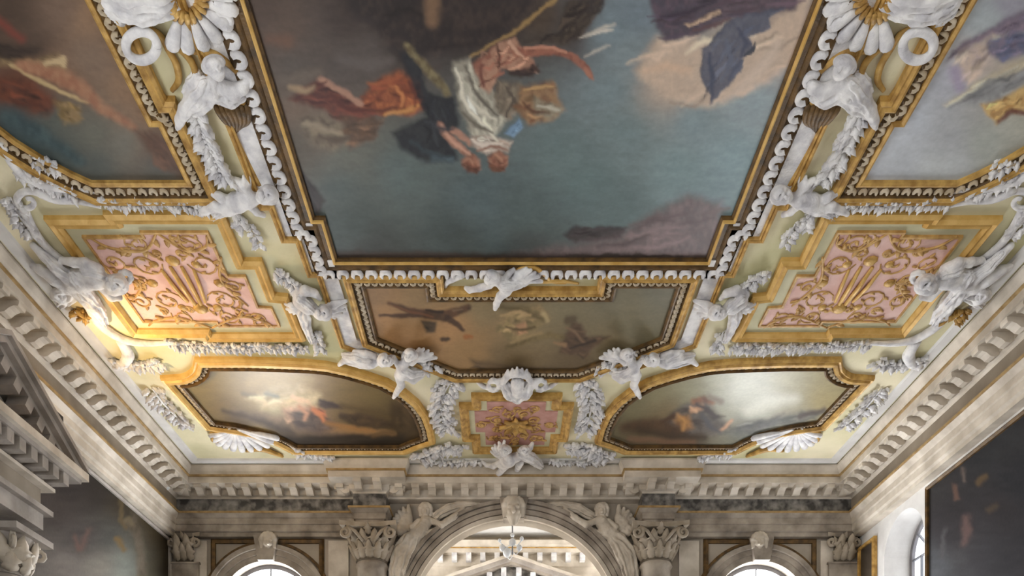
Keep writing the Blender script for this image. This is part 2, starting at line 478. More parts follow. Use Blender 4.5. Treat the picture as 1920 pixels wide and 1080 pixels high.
tC = mouldings('trim_3', lbay, ARCHI, M['stone']); tD = mouldings('trim_4', rbay, ARCHI, M['stone'])
for t, p in ((tA, left_part), (tB, right_part), (tC, lbay), (tD, rbay)):
    mouldings('gilt_fillet', p, [(0.2,5.185),(0.275,5.185),(0.275,5.215),(0.2,5.215)], M['stone_gold'], t)
FR = [(0.0,5.2),(0.2,5.2),(0.2,5.47),(0.0,5.47)]
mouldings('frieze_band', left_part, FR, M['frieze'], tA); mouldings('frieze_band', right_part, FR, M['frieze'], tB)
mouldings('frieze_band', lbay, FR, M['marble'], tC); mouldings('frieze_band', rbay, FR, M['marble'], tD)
CORN = [(0.0,5.44),(0.2,5.44),(0.215,5.47),(0.26,5.49),(0.26,5.565),(0.54,5.565),(0.54,5.67),(0.555,5.675),(0.56,5.70),(0.585,5.735),(0.61,5.785),(0.62,5.80),(0.62,5.828),(0.0,5.83)]
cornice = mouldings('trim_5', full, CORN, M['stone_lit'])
mouldings('gilt_fillet', full, [(0.53,5.662),(0.566,5.662),(0.566,5.69),(0.53,5.69)], M['stone_gold'], cornice)
def modillion_mesh(m):
    prof = [(0,0),(0,-0.10),(0.05,-0.125),(0.10,-0.115),(0.15,-0.075),(0.2,-0.055),(0.245,-0.06),(0.255,-0.03),(0.255,0)]
    v = [(x, y, z) for x in (-0.06, 0.06) for y, z in prof]; k = len(prof)
    f = [tuple(range(k)), tuple(range(k, 2*k))[::-1]]+[(i, (i+1) % k, k+(i+1) % k, k+i) for i in range(k)]
    return simple_mesh('modillion', v, f, m, False)
MOD = modillion_mesh(M['stone_lit'])
for p, d in walk(full, False, 0.262, o=0.26, skip=0.02):
    if p.y < 4.0: continue
    nrm = Vector((d.y, -d.x, 0)); x = Vector((d.x, d.y, 0))
    R = Matrix((x, nrm, Vector((0,0,1)))).transposed().to_4x4()
    inst('modillion', MOD, Matrix.Translation((p.x, p.y, EYE+5.566)) @ R, cornice)

# ---------------- openings of the end wall
def ring(xc, zc, prof, mapf, a0=0, a1=PI, n=40):
    """moulding round an arch; prof [(radius, projection)]"""
    v = []; f = []; m = len(prof)
    for i in range(n+1):
        a = a0+(a1-a0)*i/n
        for r, d in prof: v.append(mapf(xc+math.cos(a)*r, zc+math.sin(a)*r, -d))
    for i in range(n):
        for j in range(m-1): f.append((i*m+j, i*m+j+1, (i+1)*m+j+1, (i+1)*m+j))
    f.append(tuple(range(m))); f.append(tuple(n*m+j for j in range(m))[::-1])
    return v, f
def round_window(idx, u, s0, r, mapf, depth, pane_m, sill):
    """window_n > pane, glazing bars, reveal"""
    z0 = sill
    loop = [(u-r, z0)]+arc(u, s0, r, PI, 0, 28)+[(u+r, z0)]
    o = None
    rin = r-0.07
    fr = [(u-r-0.02, z0-0.02)]+arc(u, s0, r+0.02, PI, 0, 28)+[(u+r+0.02, z0-0.02)]
    fi = [(u-rin, z0+0.07)]+arc(u, s0, rin, PI, 0, 28)+[(u+rin, z0+0.07)]
    v = []; f = []
    for (a, za), (e, ze) in zip(fr, fi):
        v += [mapf(a,za,depth-0.06), mapf(e,ze,depth-0.06), mapf(e,ze,depth), mapf(a,za,depth)]
    n = len(fr)
    for i in range(n):
        k = (i+1) % n
        for j in range(4): q = (j+1) % 4; f.append((i*4+j, i*4+q, k*4+q, k*4+j))
    o = mk('window_%d' % idx, v, f, M['reveal'], kind='structure')
    v = [mapf(a, za, depth-0.01) for a, za in loop]+[mapf(a, za, depth+0.01) for a, za in loop]; n = len(loop)
    mk('pane', v, [tuple(range(n)), tuple(range(n, 2*n))[::-1]]+[(i,(i+1)%n,n+(i+1)%n,n+i) for i in range(n)], pane_m, o)
    b = MB()
    def bar(a, za, e, ze, t=0.012):
        dx, dz = e-a, ze-za; L = math.hypot(dx, dz); nx, nz = -dz/L*t, dx/L*t
        vv = [mapf(x, z, dd) for dd in (depth-0.05, depth-0.015) for x, z in ((a+nx,za+nz),(a-nx,za-nz),(e-nx,ze-nz),(e+nx,ze+nz))]
        b2 = MB(); b2.add(vv, [(0,1,2,3),(7,6,5,4),(0,4,5,1),(1,5,6,2),(2,6,7,3),(3,7,4,0)]); return b2
    for a in (45, 90, 135):
        bar(u+0.18*math.cos(math.radians(a)), s0+0.18*math.sin(math.radians(a)), u+rin*math.cos(math.radians(a)), s0+rin*math.sin(math.radians(a))).build('glazing_bar', M['iron'], o)
    bar(u-rin, s0, u+rin, s0).build('glazing_bar', M['iron'], o)
    for x in (-0.33, 0, 0.33): bar(u+x*rin*1.6, z0, u+x*rin*1.6, s0).build('glazing_bar', M['iron'], o)
    return o
round_window(1, XC-WIN_U, WIN_S, WIN_R, end_map, 0.22, M['pane_end'], EYE+1.2)
round_window(2, XC+WIN_U, WIN_S, WIN_R, end_map, 0.22, M['pane_end'], EYE+1.2)
round_window(3, NICHE_Y, NICHE_S, NICHE_R, right_map, 0.46, emat('daylit_niche_pane', (0.93,0.95,1.0), 2.2), EYE+1.6)

# stone surrounds of the two side windows
def head_caps(x, y, s, on='W', d=3):
    """a carved head with hair, brow, nose, cheeks and chin, s = half width in picture points"""
    g = [(x,y-0.2*s,d,0.95*s, x,y+0.35*s,d+0.5,0.8*s), (x,y+0.85*s,d+0.5,0.42*s, x,y+1.0*s,d+0.7,0.38*s),
         (x,y+0.1*s,d+0.95*s,0.2*s, x,y+0.5*s,d+1.15*s,0.24*s),
         (x-0.5*s,y-0.05*s,d+0.75*s,0.2*s, x+0.5*s,y-0.05*s,d+0.75*s,0.2*s),
         (x-0.45*s,y+0.5*s,d+0.55*s,0.3*s, x-0.4*s,y+0.55*s,d+0.6*s,0.3*s), (x+0.45*s,y+0.5*s,d+0.55*s,0.3*s, x+0.4*s,y+0.55*s,d+0.6*s,0.3*s),
         (x-0.25*s,y+0.78*s,d+0.7*s,0.14*s, x+0.25*s,y+0.78*s,d+0.7*s,0.14*s)]
    g += [(x-0.38*s,y+0.16*s,d+1.05*s,-0.17*s, x-0.36*s,y+0.16*s,d+1.2*s,-0.17*s), (x+0.38*s,y+0.16*s,d+1.05*s,-0.17*s, x+0.36*s,y+0.16*s,d+1.2*s,-0.17*s)]
    for k in range(7):
        a = PI*(0.02+k/6*0.96); g.append((x-1.0*s*math.cos(a), y-0.25*s-0.85*s*math.sin(a), d+0.3*s, 0.36*s, x-1.1*s*math.cos(a), y-0.1*s-0.7*s*math.sin(a), d, 0.36*s))
    for sg in (-1, 1): g.append((x+sg*1.05*s, y, d, 0.35*s, x+sg*1.0*s, y+1.1*s, d, 0.26*s))
    return g
for sg, side, idx in ((-1, 'left', 1), (1, 'right', 2)):
    xc = XC+sg*WIN_U
    r = WIN_R
    t = thing('window_surround', 'stone arch surround with carved head keystone round the %s-hand bright window' % side, 'window surround', (xc, YE, EYE+3.0))
    v, f = ring(xc, WIN_S, [(r,0.0),(r,0.05),(r+0.10,0.05),(r+0.105,0.075),(r+0.19,0.075),(r+0.20,0.11),(r+0.27,0.12),(r+0.27,0.0)], end_map)
    mk('archivolt', v, f, M['stone'], t)
    for s2 in (-1, 1):
        MB().box(*sorted((xc+s2*r, xc+s2*(r+0.27))), YE-0.1, YE+0.0, EYE-0.2, WIN_S).build('jamb', M['stone'], t)
    hw = 0.90; zt = EYE+4.78
    path = [(xc+hw, EYE+3.0), (xc+hw, zt), (xc-hw, zt), (xc-hw, EYE+3.0)]
    fm = lambda x, z, d: (x, YE-d, z)
    v, f = sweep(path, [(-0.02,0.0),(-0.02,0.05),(0.03,0.06),(0.06,0.03),(0.06,0.0)], False, fm); mk('panel_frame', v, f, M['gold_dark'], t)
    v, f = ring(xc, WIN_S, [(r+0.30,0.0),(r+0.30,0.04),(r+0.345,0.04),(r+0.345,0.0)], end_map, 0.05, PI-0.05); mk('gilt_fillet', v, f, M['gold_dark'], t)
    kp = W(VX, 0).x
    px = VX+xc/YE*F
    b = MB(); k = F/YE
    v = []
    for dd in (0.0, 0.16):
        for hx, hz in ((-0.13, WIN_S+r-0.02), (0.13, WIN_S+r-0.02), (0.2, EYE+4.86), (-0.2, EYE+4.86)): v.append((xc+hx, YE-dd, hz))
    mk('keystone', v, [(0,1,2,3),(7,6,5,4),(0,4,5,1),(1,5,6,2),(2,6,7,3),(3,7,4,0)], M['stone'], t)
    fuse('carved_head', px_caps(head_caps(px, 1013, 12, d=16), 'W'), M['stone_lit'], 0.010, t)

# central arch: archivolt rings, keystone head, soffit band
t = thing('archway_surround', 'moulded stone archivolt of the big central arch with a bearded head keystone', 'archway', (XC, YE, EYE+3.0))
for j, (ra, rb, d, nm, m) in enumerate(((0.0,0.075,0.06,'archivolt_fascia','stone_lit'), (0.075,0.16,0.09,'archivolt_fascia','stone'), (0.16,0.235,0.12,'archivolt_fascia','stone'), (0.235,0.30,0.17,'archivolt_moulding','stone'))):
    R = ARCH_R
    pr = [(R+ra,0.0),(R+ra,d),(R+rb-0.012,d+0.01),(R+rb,d-0.02),(R+rb,0.0)]
    v, f = ring(XC, ARCH_S, pr, end_map, n=56); mk(nm, v, f, M[m], t)
for s2 in (-1, 1):
    MB().box(*sorted((XC+s2*ARCH_R, XC+s2*(ARCH_R+0.3))), YE-0.12, YE, 0, ARCH_S).build('jamb', M['stone'], t)
v = []
for dd in (0.0, 0.24):
    for hx, hz in ((-0.17, ARCH_S+ARCH_R-0.06), (0.17, ARCH_S+ARCH_R-0.06), (0.24, EYE+5.46), (-0.24, EYE+5.46)): v.append((XC+hx, YE-dd, hz))
mk('keystone', v, [(0,1,2,3),(7,6,5,4),(0,4,5,1),(1,5,6,2),(2,6,7,3),(3,7,4,0)], M['stone'], t)
fuse('carved_head', px_caps(head_caps(963, 950, 16, d=24)+[(963,968,30,9, 963,982,26,4),(955,966,28,6,958,980,24,3),(971,966,28,6,968,980,24,3)], 'W'), M['stone_lit'], 0.010, t)

# reclining figures in the spandrels
sp = head_caps(798, 955, 10, d=12)
sp += chain([(797,966,10,6),(799,979,13,11),(788,997,13,13),(770,1014,12,14)])                  # neck, torso
sp += chain([(808,976,14,6),(828,984,17,6),(850,970,16,5.5),(868,955,13,4.5)])                  # arm raised along the arch
sp += chain([(786,978,14,6),(772,988,17,5),(776,1002,18,4)])
sp += chain([(768,1014,13,14),(748,1036,15,13),(740,1070,12,10),(738,1110,8,8)], 2.2)           # draped legs
sp += chain([(776,1016,13,11),(762,1044,15,10),(752,1074,12,8),(748,1110,8,7)], 2.0)
sp += chain([(792,1004,13,7),(806,1000,13,5),(820,992,11,3.5)], 1.2)
sp += wing(768, 990, 158, 92, 48, 6, 7, 6.5)+wing(758, 996, 215, 150, 26, 4, 6, 5)
sp += chain([(818,968,8,7),(842,954,10,8),(872,947,9,6),(902,948,5,3.5)], 1.8)                  # drapery blown behind
sp += chain([(830,960,7,6),(852,950,9,6),(880,946,7,4)], 1.4)
for mirror, side in ((False, 'left'), (True, 'right')):
    fuse('spandrel_figure', px_caps(sp, 'W', mirror), M['stone_lit'], 0.011, label='carved stone winged figure reclining in the %s spandrel of the central arch' % side, cat='relief', bumps=0.008)

# ---------------- columns and pilasters
VOL = None
def capital(parent, cx, yf, w, h0, h1, round_, m='capital', depth=0.3):
    """Corinthian capital: bell, two rows of leaves, corner volutes, abacus"""
    cap = None
    z0, z1 = EYE+h0, EYE+h1
    n = 24; v = []; f = []
    for z, r in ((z0,0.30),(z0+0.02,0.33),(z0+0.05,0.30),(z0+(z1-z0)*0.5,0.31),(z1-0.1,0.40),(z1-0.08,0.42)):
        for i in range(n):
            a = 2*PI*i/n
            if round_: v.append((cx+math.cos(a)*r*w, yf+math.sin(a)*r*w, z))
            else:
                # squarish plan for a pilaster
                c, s = math.cos(a), math.sin(a); q = max(abs(c), abs(s))
                v.append((cx+c/q*r*w*0.9, min(YE, yf+s/q*depth*(0.4+r)), z))
    for j in range(5):
        for i in range(n): k = (i+1) % n; f.append((j*n+i, j*n+k, (j+1)*n+k, (j+1)*n+i))
    f.append(tuple(range(n))[::-1]); f.append(tuple(5*n+i for i in range(n)))
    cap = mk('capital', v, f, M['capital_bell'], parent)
    a = w*0.56; dpt = (a if round_ else depth*1.15)
    pts = [(-a,-dpt),(-a*0.5,-dpt*0.86),(0,-dpt*0.82),(a*0.5,-dpt*0.86),(a,-dpt),(a*0.9,0),(a,dpt*0.3 if round_ else 0.0),(-a,dpt*0.3 if round_ else 0.0),(-a*0.9,0)]
    v = [(cx+x, yf+y, z) for z in (z1-0.075, z1) for x, y in pts]; k = len(pts)
    mk('abacus', v, [tuple(range(k))[::-1], tuple(range(k,2*k))]+[(i,(i+1)%k,k+(i+1)%k,k+i) for i in range(k)], M[m], cap)
    def put(me, x, y, z, ang, s, out, nm, sx=1.0):
        # local x up, local z outward
        o = Vector((math.cos(ang), math.sin(ang), 0)); up = Vector((0,0,1)); side = o.cross(up)
        up2 = (up+o*out).normalized(); o2 = side.cross(up2)*-1
        R = Matrix((up2, side*sx, o2 if o2.dot(o) > 0 else -o2)).transposed().to_4x4()
        inst(nm, me, Matrix.Translation((x,y,z)) @ R @ Matrix.Diagonal((s, s, s, 1)), cap)
    hh = z1-z0
    for row, (cnt, s, zz, rr) in enumerate(((7,hh*0.5,z0+0.03,0.31),(6,hh*0.58,z0+hh*0.30,0.31)) if round_ else ((3,hh*0.56,z0+0.03,0.31),(2,hh*0.64,z0+hh*0.28,0.31))):
        for i in range(cnt):
            if round_:
                ang = PI+PI*(i+0.5)/cnt; x = cx+math.cos(ang)*rr*w; y = yf+math.sin(ang)*rr*w
            else:
                ang = -PI/2; x = cx+(-0.5+(i+0.5)/cnt)*w*0.66; y = yf-depth*0.86
            put(LEAF_S, x, y, zz, ang, s, 0.05+0.1*row, 'leaf')
    # volutes: little spirals under the abacus corners
    for sx in (-1, 1):
        pts = []; rad = []
        for q in range(17):
            t2 = q/16; a2 = t2*2*PI*1.5; rr = hh*0.17*(1-t2*0.75)
            pts.append((cx+sx*(a*0.86-hh*0.05)+sx*math.cos(a2+PI/2)*rr, yf-dpt*0.92, z1-0.09-hh*0.17+math.sin(a2+PI/2)*rr)); rad.append(0.035*(1-0.4*t2))
        stem = [(cx+sx*0.1*w, yf-dpt*0.8, z0+hh*0.45), (cx+sx*0.26*w, yf-dpt*0.88, z0+hh*0.72)]
        v, f = tube(stem+pts, [0.025, 0.03]+rad, 6, 1.0, Vector((0,1,0))); mk('volute', v, f, M[m], cap, True)
    put(LEAF_S, cx, yf-dpt*0.8, z1-hh*0.34, -PI/2, hh*0.36, 0.4, 'rosette')
    return cap
def column(cx, yf, r, label, round_=True):
    t = thing('column' if round_ else 'pilaster', label, 'column' if round_ else 'pilaster', (cx, yf, 0))
    h0 = 4.36 if round_ else 4.42
    if round_:
        n = 28; v = []; f = []
        for z, k in ((0.0,1.08),(1.0,1.06),(EYE+2.5,1.0),(EYE+h0-0.1,0.93),(EYE+h0-0.06,1.05),(EYE+h0,0.95)):
            for i in range(n): a = 2*PI*i/n; v.append((cx+math.cos(a)*r*k, yf+math.sin(a)*r*k, z))
        for j in range(5):
            for i in range(n): q = (i+1) % n; f.append((j*n+i, j*n+q, (j+1)*n+q, (j+1)*n+i))
        mk('shaft', v, f, M['stone'], t, True)
        capital(t, cx, yf, r*3.1, h0, 4.93, True)
    else:
        b = MB(); b.box(cx-r, cx+r, yf-0.10, yf, 0, EYE+h0-0.03); b.box(cx-r-0.02, cx+r+0.02, yf-0.12, yf, EYE+h0-0.03, EYE+h0)
        b.build('shaft', M['stone'], t)
        capital(t, cx, yf, r*2.05, h0, 4.92, False, depth=0.13)
    return t
column(XC-2.38, YE-0.16, 0.265, 'stone column with leafy capital on the left flank of the central arch')
column(XC+2.38, YE-0.16, 0.265, 'stone column with leafy capital on the right flank of the central arch')
column(XL+0.29, YE, 0.24, 'flat corner pilaster with leafy capital next to the dim left wall canvas', False)
column(XR-0.29, YE, 0.24, 'flat corner pilaster with leafy capital next to the narrow right wall canvas', False)
for sg in (-1, 1):      # plain strips between pilaster and window panel
    x0, x1 = sorted((XC+sg*5.20, XC+sg*5.42)); 
    MB().box(x0, x1, YE-0.05, YE, 0, EYE+4.8).build('trim_%d' % (6 if sg < 0 else 7), M['stone_lit'], kind='structure')
    x0, x1 = sorted((XC+sg*2.80, XC+sg*3.14))
    MB().box(x0, x1, YE-0.05, YE, 0, EYE+4.8).build('trim_%d' % (8 if sg < 0 else 9), M['stone_lit'], kind='structure')

# ---------------- the room beyond the arch
YF = 16.5
FZ = EYE+6.12
arched_wall('wall_far', XC-4.2, XC+4.2, FZ, [], lambda s, z, d: (s, YF+d, z), 0.2, M['stone_lit'])
MB().box(XC-4.4, XC-4.2, YE+0.26, YF+0.2, 0, FZ).build('wall_far_left', M['plaster'], kind='structure')
MB().box(XC+4.2, XC+4.4, YE+0.26, YF+0.2, 0, FZ).build('wall_far_right', M['plaster'], kind='structure')
MB().box(XC-4.4, XC+4.4, YE+0.26, YF+0.2, FZ, FZ+0.15).build('ceiling_far', M['plaster'], kind='structure')
fp = [(XC-4.2, YF), (XC+4.2, YF)]
tf = mouldings('trim_10', fp, [(0.0,5.25),(0.06,5.27),(0.06,5.45),(0.1,5.47),(0.1,5.70),(0.22,5.72),(0.24,5.80),(0.30,5.86),(0.32,5.93),(0.32,5.95),(0.0,5.96)], M['stone_lit'])
mouldings('gilt_fillet', fp, [(0.2,5.80),(0.265,5.80),(0.265,5.815),(0.2,5.815)], M['gold'], tf)
DEN = simple_mesh('dentil', *[(lambda b: (b.v, b.f))(MB().box(-0.055,0.055,0,0.13,-0.17,0))][0], M['stucco'], False)
x = XC-2.4
while x < XC+2.45:
    inst('dentil', DEN, Matrix.Translation((x, YF-0.1, EYE+5.715)) @ Matrix.Rotation(PI, 4, 'Z'), tf); x += 0.30
# gabled altar frame on its far wall
t = thing('gabled_altar_frame', 'stone gabled frame seen through the central arch in the next room', 'altar frame', (XC, YF, EYE+4.0))
ap, sl, hwid = 5.66, 0.34, 2.4
def rake(o0, o1, yb, yf, nm, m):
    v = []
    for y in (YF-yb, YF-yf):
        v += [(XC-hwid, y, EYE+ap-o0-sl*hwid), (XC, y, EYE+ap-o0), (XC+hwid, y, EYE+ap-o0-sl*hwid), (XC+hwid, y, EYE+ap-o1-sl*hwid), (XC, y, EYE+ap-o1), (XC-hwid, y, EYE+ap-o1-sl*hwid)]
    f = [(0,1,4,5),(1,2,3,4),(6,11,10,7),(7,10,9,8),(0,6,7,1),(1,7,8,2),(5,4,10,11),(4,3,9,10),(0,5,11,6),(2,8,9,3)]
    return mk(nm, v, f, m, t)
rake(0.0,0.05,0,0.36,'raking_cornice',M['stone_lit']); rake(0.05,0.13,0,0.30,'raking_cornice',M['stone_grey']); rake(0.13,0.18,0,0.22,'raking_moulding',M['stone'])
v = [(XC-hwid, YF-0.08, EYE+ap-0.9), (XC+hwid, YF-0.08, EYE+ap-0.9), (XC, YF-0.08, EYE+ap-0.15), (XC-hwid, YF, EYE+ap-0.9), (XC+hwid, YF, EYE+ap-0.9), (XC, YF, EYE+ap-0.15)]
mk('tympanum', v, [(0,1,2),(3,5,4),(0,3,4,1),(1,4,5,2),(2,5,3,0)], M['marble'], t)
for s2 in (-1, 1):
    for k in range(7):
        xx = XC+s2*(0.16+k*0.3)
        inst('dentil', DEN, Matrix.Translation((xx, YF-0.06, EYE+ap-0.19-sl*abs(xx-XC))) @ Matrix.Rotation(PI, 4, 'Z'), t)
# glass lantern hung under the arch
t = thing('glass_lantern', 'pale milky glass lantern hanging on a rod in the central arch', 'lantern', (XC, YE+0.13, EYE+5.17))
lx, ly, lz = XC-0.02, YE+0.13, EYE+4.74
v, f = tube([(lx,ly,EYE+5.168),(lx,ly,lz-0.12)], 0.012, 6, 1, Vector((0,1,0))); mk('rod', v, f, M['iron'], t)
for k, (dx, dz, r) in enumerate(((0.0,0.1,0.06),(-0.17,0.0,0.055),(0.12,0.0,0.05),(-0.09,-0.08,0.075),(0.16,0.16,0.035),(0.0,0.22,0.035),(-0.22,0.13,0.03))):
    bm = ball_mesh(M['glass_white'], 'glass_globe', 12, 8, 1.15)
    inst('glass_globe', bm, Matrix.Translation((lx+dx, ly, lz+dz)) @ Matrix.Diagonal((r,r,r,1)), t)
    if dx: v, f = tube([(lx,ly,lz+dz-0.06),(lx+dx*0.5,ly,lz+dz-0.12),(lx+dx,ly,lz+dz-r)], 0.01, 5, 1, Vector((0,1,0))); mk('arm', v, f, M['glass_white'], t)
# ---------------- unseen windows added to light the room from the long and rear walls
def unseen_window(idx, mapf, c, hw, z0, z1, pane_m):
    b = MB()
    fr = [(c-hw-0.12,z0-0.12),(c+hw+0.12,z0-0.12),(c+hw+0.12,z1+0.12),(c-hw-0.12,z1+0.12)]
    fi = [(c-hw,z0),(c+hw,z0),(c+hw,z1),(c-hw,z1)]
    v = []; f = []
    for (a,za),(e,ze) in zip(fr, fi): v += [mapf(a,za,0), mapf(a,za,-0.08), mapf(e,ze,-0.08), mapf(e,ze,0)]
    for i in range(4):
        k = (i+1) % 4
        for j in range(3): f.append((i*4+j, i*4+j+1, k*4+j+1, k*4+j))
    o = mk('window_%d' % idx, v, f, M['stone'], kind='structure')
    v = [mapf(s, z, d) for d in (-0.03, -0.01) for s, z in fi]
    mk('pane', v, [(0,1,2,3),(7,6,5,4),(0,4,5,1),(1,5,6,2),(2,6,7,3),(3,7,4,0)], pane_m, o)
pane_far = emat('added_far_pane', (1.0,0.98,0.95), FAR_PANE)  # unseen panes added to light the far room
unseen_window(15, lambda s, z, d: (XC-4.2-d, s, z), 15.1, 0.8, 1.0, EYE+4.6, pane_far)
unseen_window(16, lambda s, z, d: (XC+4.2+d, s, z), 15.1, 0.8, 1.0, EYE+4.6, pane_far)
k = 4
for c in (-3.2, -0.4, 2.4, 5.0):
    unseen_window(k, left_map, c, 0.75, 1.0, 4.4, M['pane_left']); k += 1
for c in (-3.2, -0.4, 2.4, 5.0):
    unseen_window(k, right_map, c, 0.75, 1.0, 4.4, M['pane_right']); k += 1
for c in (-3.4, XC, 3.8):
    unseen_window(k, lambda s, z, d: (s, YR-d, z), c, 1.0, 1.0, 5.2, M['pane_rear']); k += 1

# ---------------- big gabled frame on the left wall
AX, AY, AW = -4.90, 7.74, 1.45     # front plane, middle, half span
t = thing('gabled_wall_frame', 'grey stone gabled altar frame with block cornice jutting from the left wall', 'altar frame', (XL, AY, 0))
def prismx(poly, x0, x1, nm, m, parent=None):
    k = len(poly); v = [(x, y, EYE+h) for x in (x0, x1) for y, h in poly]
    return mk(nm, v, [tuple(range(k)), tuple(range(k,2*k))[::-1]]+[(i,(i+1)%k,k+(i+1)%k,k+i) for i in range(k)], m, parent or t)
hb = 4.15; rise = 0.72
def rk(o0, o1, x1, ext, nm, m):
    a = AW+ext
    s_ = rise/AW
    prismx([(AY-a,hb+o0-ext*s_),(AY,hb+rise+o0),(AY+a,hb+o0-ext*s_),(AY+a,hb+o1-ext*s_),(AY,hb+rise+o1),(AY-a,hb+o1-ext*s_)], XL, x1, nm, m)
rk(0.02,0.075,AX,0.0,'raking_cornice',M['stone_grey']); rk(-0.05,0.02,AX-0.05,-0.02,'raking_cornice',M['stone_grey']); rk(-0.10,-0.05,AX-0.12,-0.05,'raking_moulding',M['stone_grey'])
rk(-0.28,-0.22,AX-0.34,-0.2,'raking_moulding',M['stone_grey'])
prismx([(AY-AW+0.12,hb-0.05),(AY+AW-0.12,hb-0.05),(AY,hb+rise-0.1)], XL, AX-0.42, 'tympanum', M['marble'])
prismx([(AY-AW,hb-0.09),(AY+AW,hb-0.09),(AY+AW,hb),(AY-AW,hb)], XL, AX, 'horizontal_cornice', M['stone_lit'])
prismx([(AY-AW+0.06,hb-0.14),(AY+AW-0.06,hb-0.14),(AY+AW-0.04,hb-0.09),(AY-AW+0.04,hb-0.09)], XL, AX-0.06, 'cornice_moulding', M['stone_grey'])
prismx([(AY-AW+0.3,hb-0.29),(AY+AW-0.3,hb-0.29),(AY+AW-0.3,hb-0.14),(AY-AW+0.3,hb-0.14)], XL, AX-0.3, 'bed_moulding', M['stone_lit'])
prismx([(AY-AW+0.26,hb-0.33),(AY+AW-0.26,hb-0.33),(AY+AW-0.26,hb-0.29),(AY-AW+0.26,hb-0.29)], XL, AX-0.25, 'bed_moulding', M['stone_lit'])
prismx([(AY-AW+0.36,hb-0.56),(AY+AW-0.36,hb-0.56),(AY+AW-0.36,hb-0.33),(AY-AW+0.36,hb-0.33)], XL, AX-0.36, 'frieze_band', M['frieze'])
prismx([(AY-AW+0.28,hb-0.62),(AY+AW-0.28,hb-0.62),(AY+AW-0.28,hb-0.56),(AY-AW+0.28,hb-0.56)], XL, AX-0.26, 'architrave', M['stone_grey'])
prismx([(AY-AW+0.36,hb-0.8),(AY+AW-0.36,hb-0.8),(AY+AW-0.36,hb-0.62),(AY-AW+0.36,hb-0.62)], XL, AX-0.33, 'architrave', M['stone_grey'])
blk = simple_mesh('cornice_block', *(lambda b: (b.v, b.f))(MB().box(0,0.22,-0.055,0.055,-0.13,0)), M['stone_grey'], False)
y = AY-AW+0.36
while y < AY+AW-0.3:
    inst('cornice_block', blk, Matrix.Translation((AX-0.3, y, EYE+hb-0.14)), t); y += 0.2
for s2 in (-1, 1):
    k = 0
    while k < 6:
        yy = AY+s2*(0.12+k*0.2); ang = -s2*math.atan2(rise, AW)
        inst('cornice_block', blk, Matrix.Translation((AX-0.34, yy, EYE+hb+rise-0.10-abs(yy-AY)*rise/AW)) @ Matrix.Rotation(ang, 4, 'X'), t); k += 1
# the column that carries its far corner
cy = AY+AW-0.62; cxx = AX-0.6
n = 24; v = []; f = []
for z, k in ((0,1.05),(EYE+1.5,1.0),(EYE+2.66,0.9),(EYE+2.70,1.05),(EYE+2.74,0.95)):
    for i in range(n): a = 2*PI*i/n; v.append((cxx+math.cos(a)*0.2*k, cy+math.sin(a)*0.2*k, z))
for j in range(4):
    for i in range(n): q = (i+1) % n; f.append((j*n+i, j*n+q, (j+1)*n+q, (j+1)*n+i))
mk('column_shaft', v, f, M['stone_grey'], t, True)
v = []; f = []
for z, k in ((2.74,0.2),(2.95,0.21),(3.15,0.28),(3.17,0.29)):
    for i in range(n): a = 2*PI*i/n; v.append((cxx+math.cos(a)*k, cy+math.sin(a)*k, EYE+z))
for j in range(3):
    for i in range(n): q = (i+1) % n; f.append((j*n+i, j*n+q, (j+1)*n+q, (j+1)*n+i))
cp = mk('capital', v, f, M['stone_grey'], t)
b = MB(); b.box(cxx-0.34, cxx+0.34, cy-0.34, cy+0.34, EYE+3.16, EYE+3.23); b.build('abacus', M['stone_grey'], cp)
LEAF_C = leaf_mesh(M['stone_lit'], 'grey_leaf', 3, 0.36, 0.0)
for row, (cnt, s, zz, rr, ph) in enumerate(((8,0.26,2.76,0.2,0),(8,0.34,2.84,0.2,0.39))):
    for i in range(cnt):
        ang = ph+2*PI*i/cnt; o = Vector((math.cos(ang), math.sin(ang), 0)); up = (Vector((0,0,1))+o*0.3).normalized(); side = o.cross(Vector((0,0,1)))
        o2 = up.cross(side); o2 = o2 if o2.dot(o) > 0 else -o2
        R = Matrix((up, side, o2)).transposed().to_4x4()
        inst('leaf', LEAF_C, Matrix.Translation((cxx+o.x*rr, cy+o.y*rr, EYE+zz)) @ R @ Matrix.Diagonal((s,s,s,1)), cp)
for s1 in (-1, 1):
    for s2 in (-1, 1):
        pts = []; rad = []
        dv = Vector((s1, s2, 0)).normalized()
        for q in range(13):
            t2 = q/12; a2 = t2*2*PI*1.4; rr = 0.085*(1-t2*0.7)
            pts.append(Vector((cxx, cy, EYE+3.06))+dv*(0.34+math.cos(a2+PI/2)*rr)+Vector((0,0,math.sin(a2+PI/2)*rr))); rad.append(0.03*(1-0.3*t2))
        v, f = tube(pts, rad, 6, 1, dv.cross(Vector((0,0,1)))); mk('volute', v, f, M['stone_lit'], cp, True)
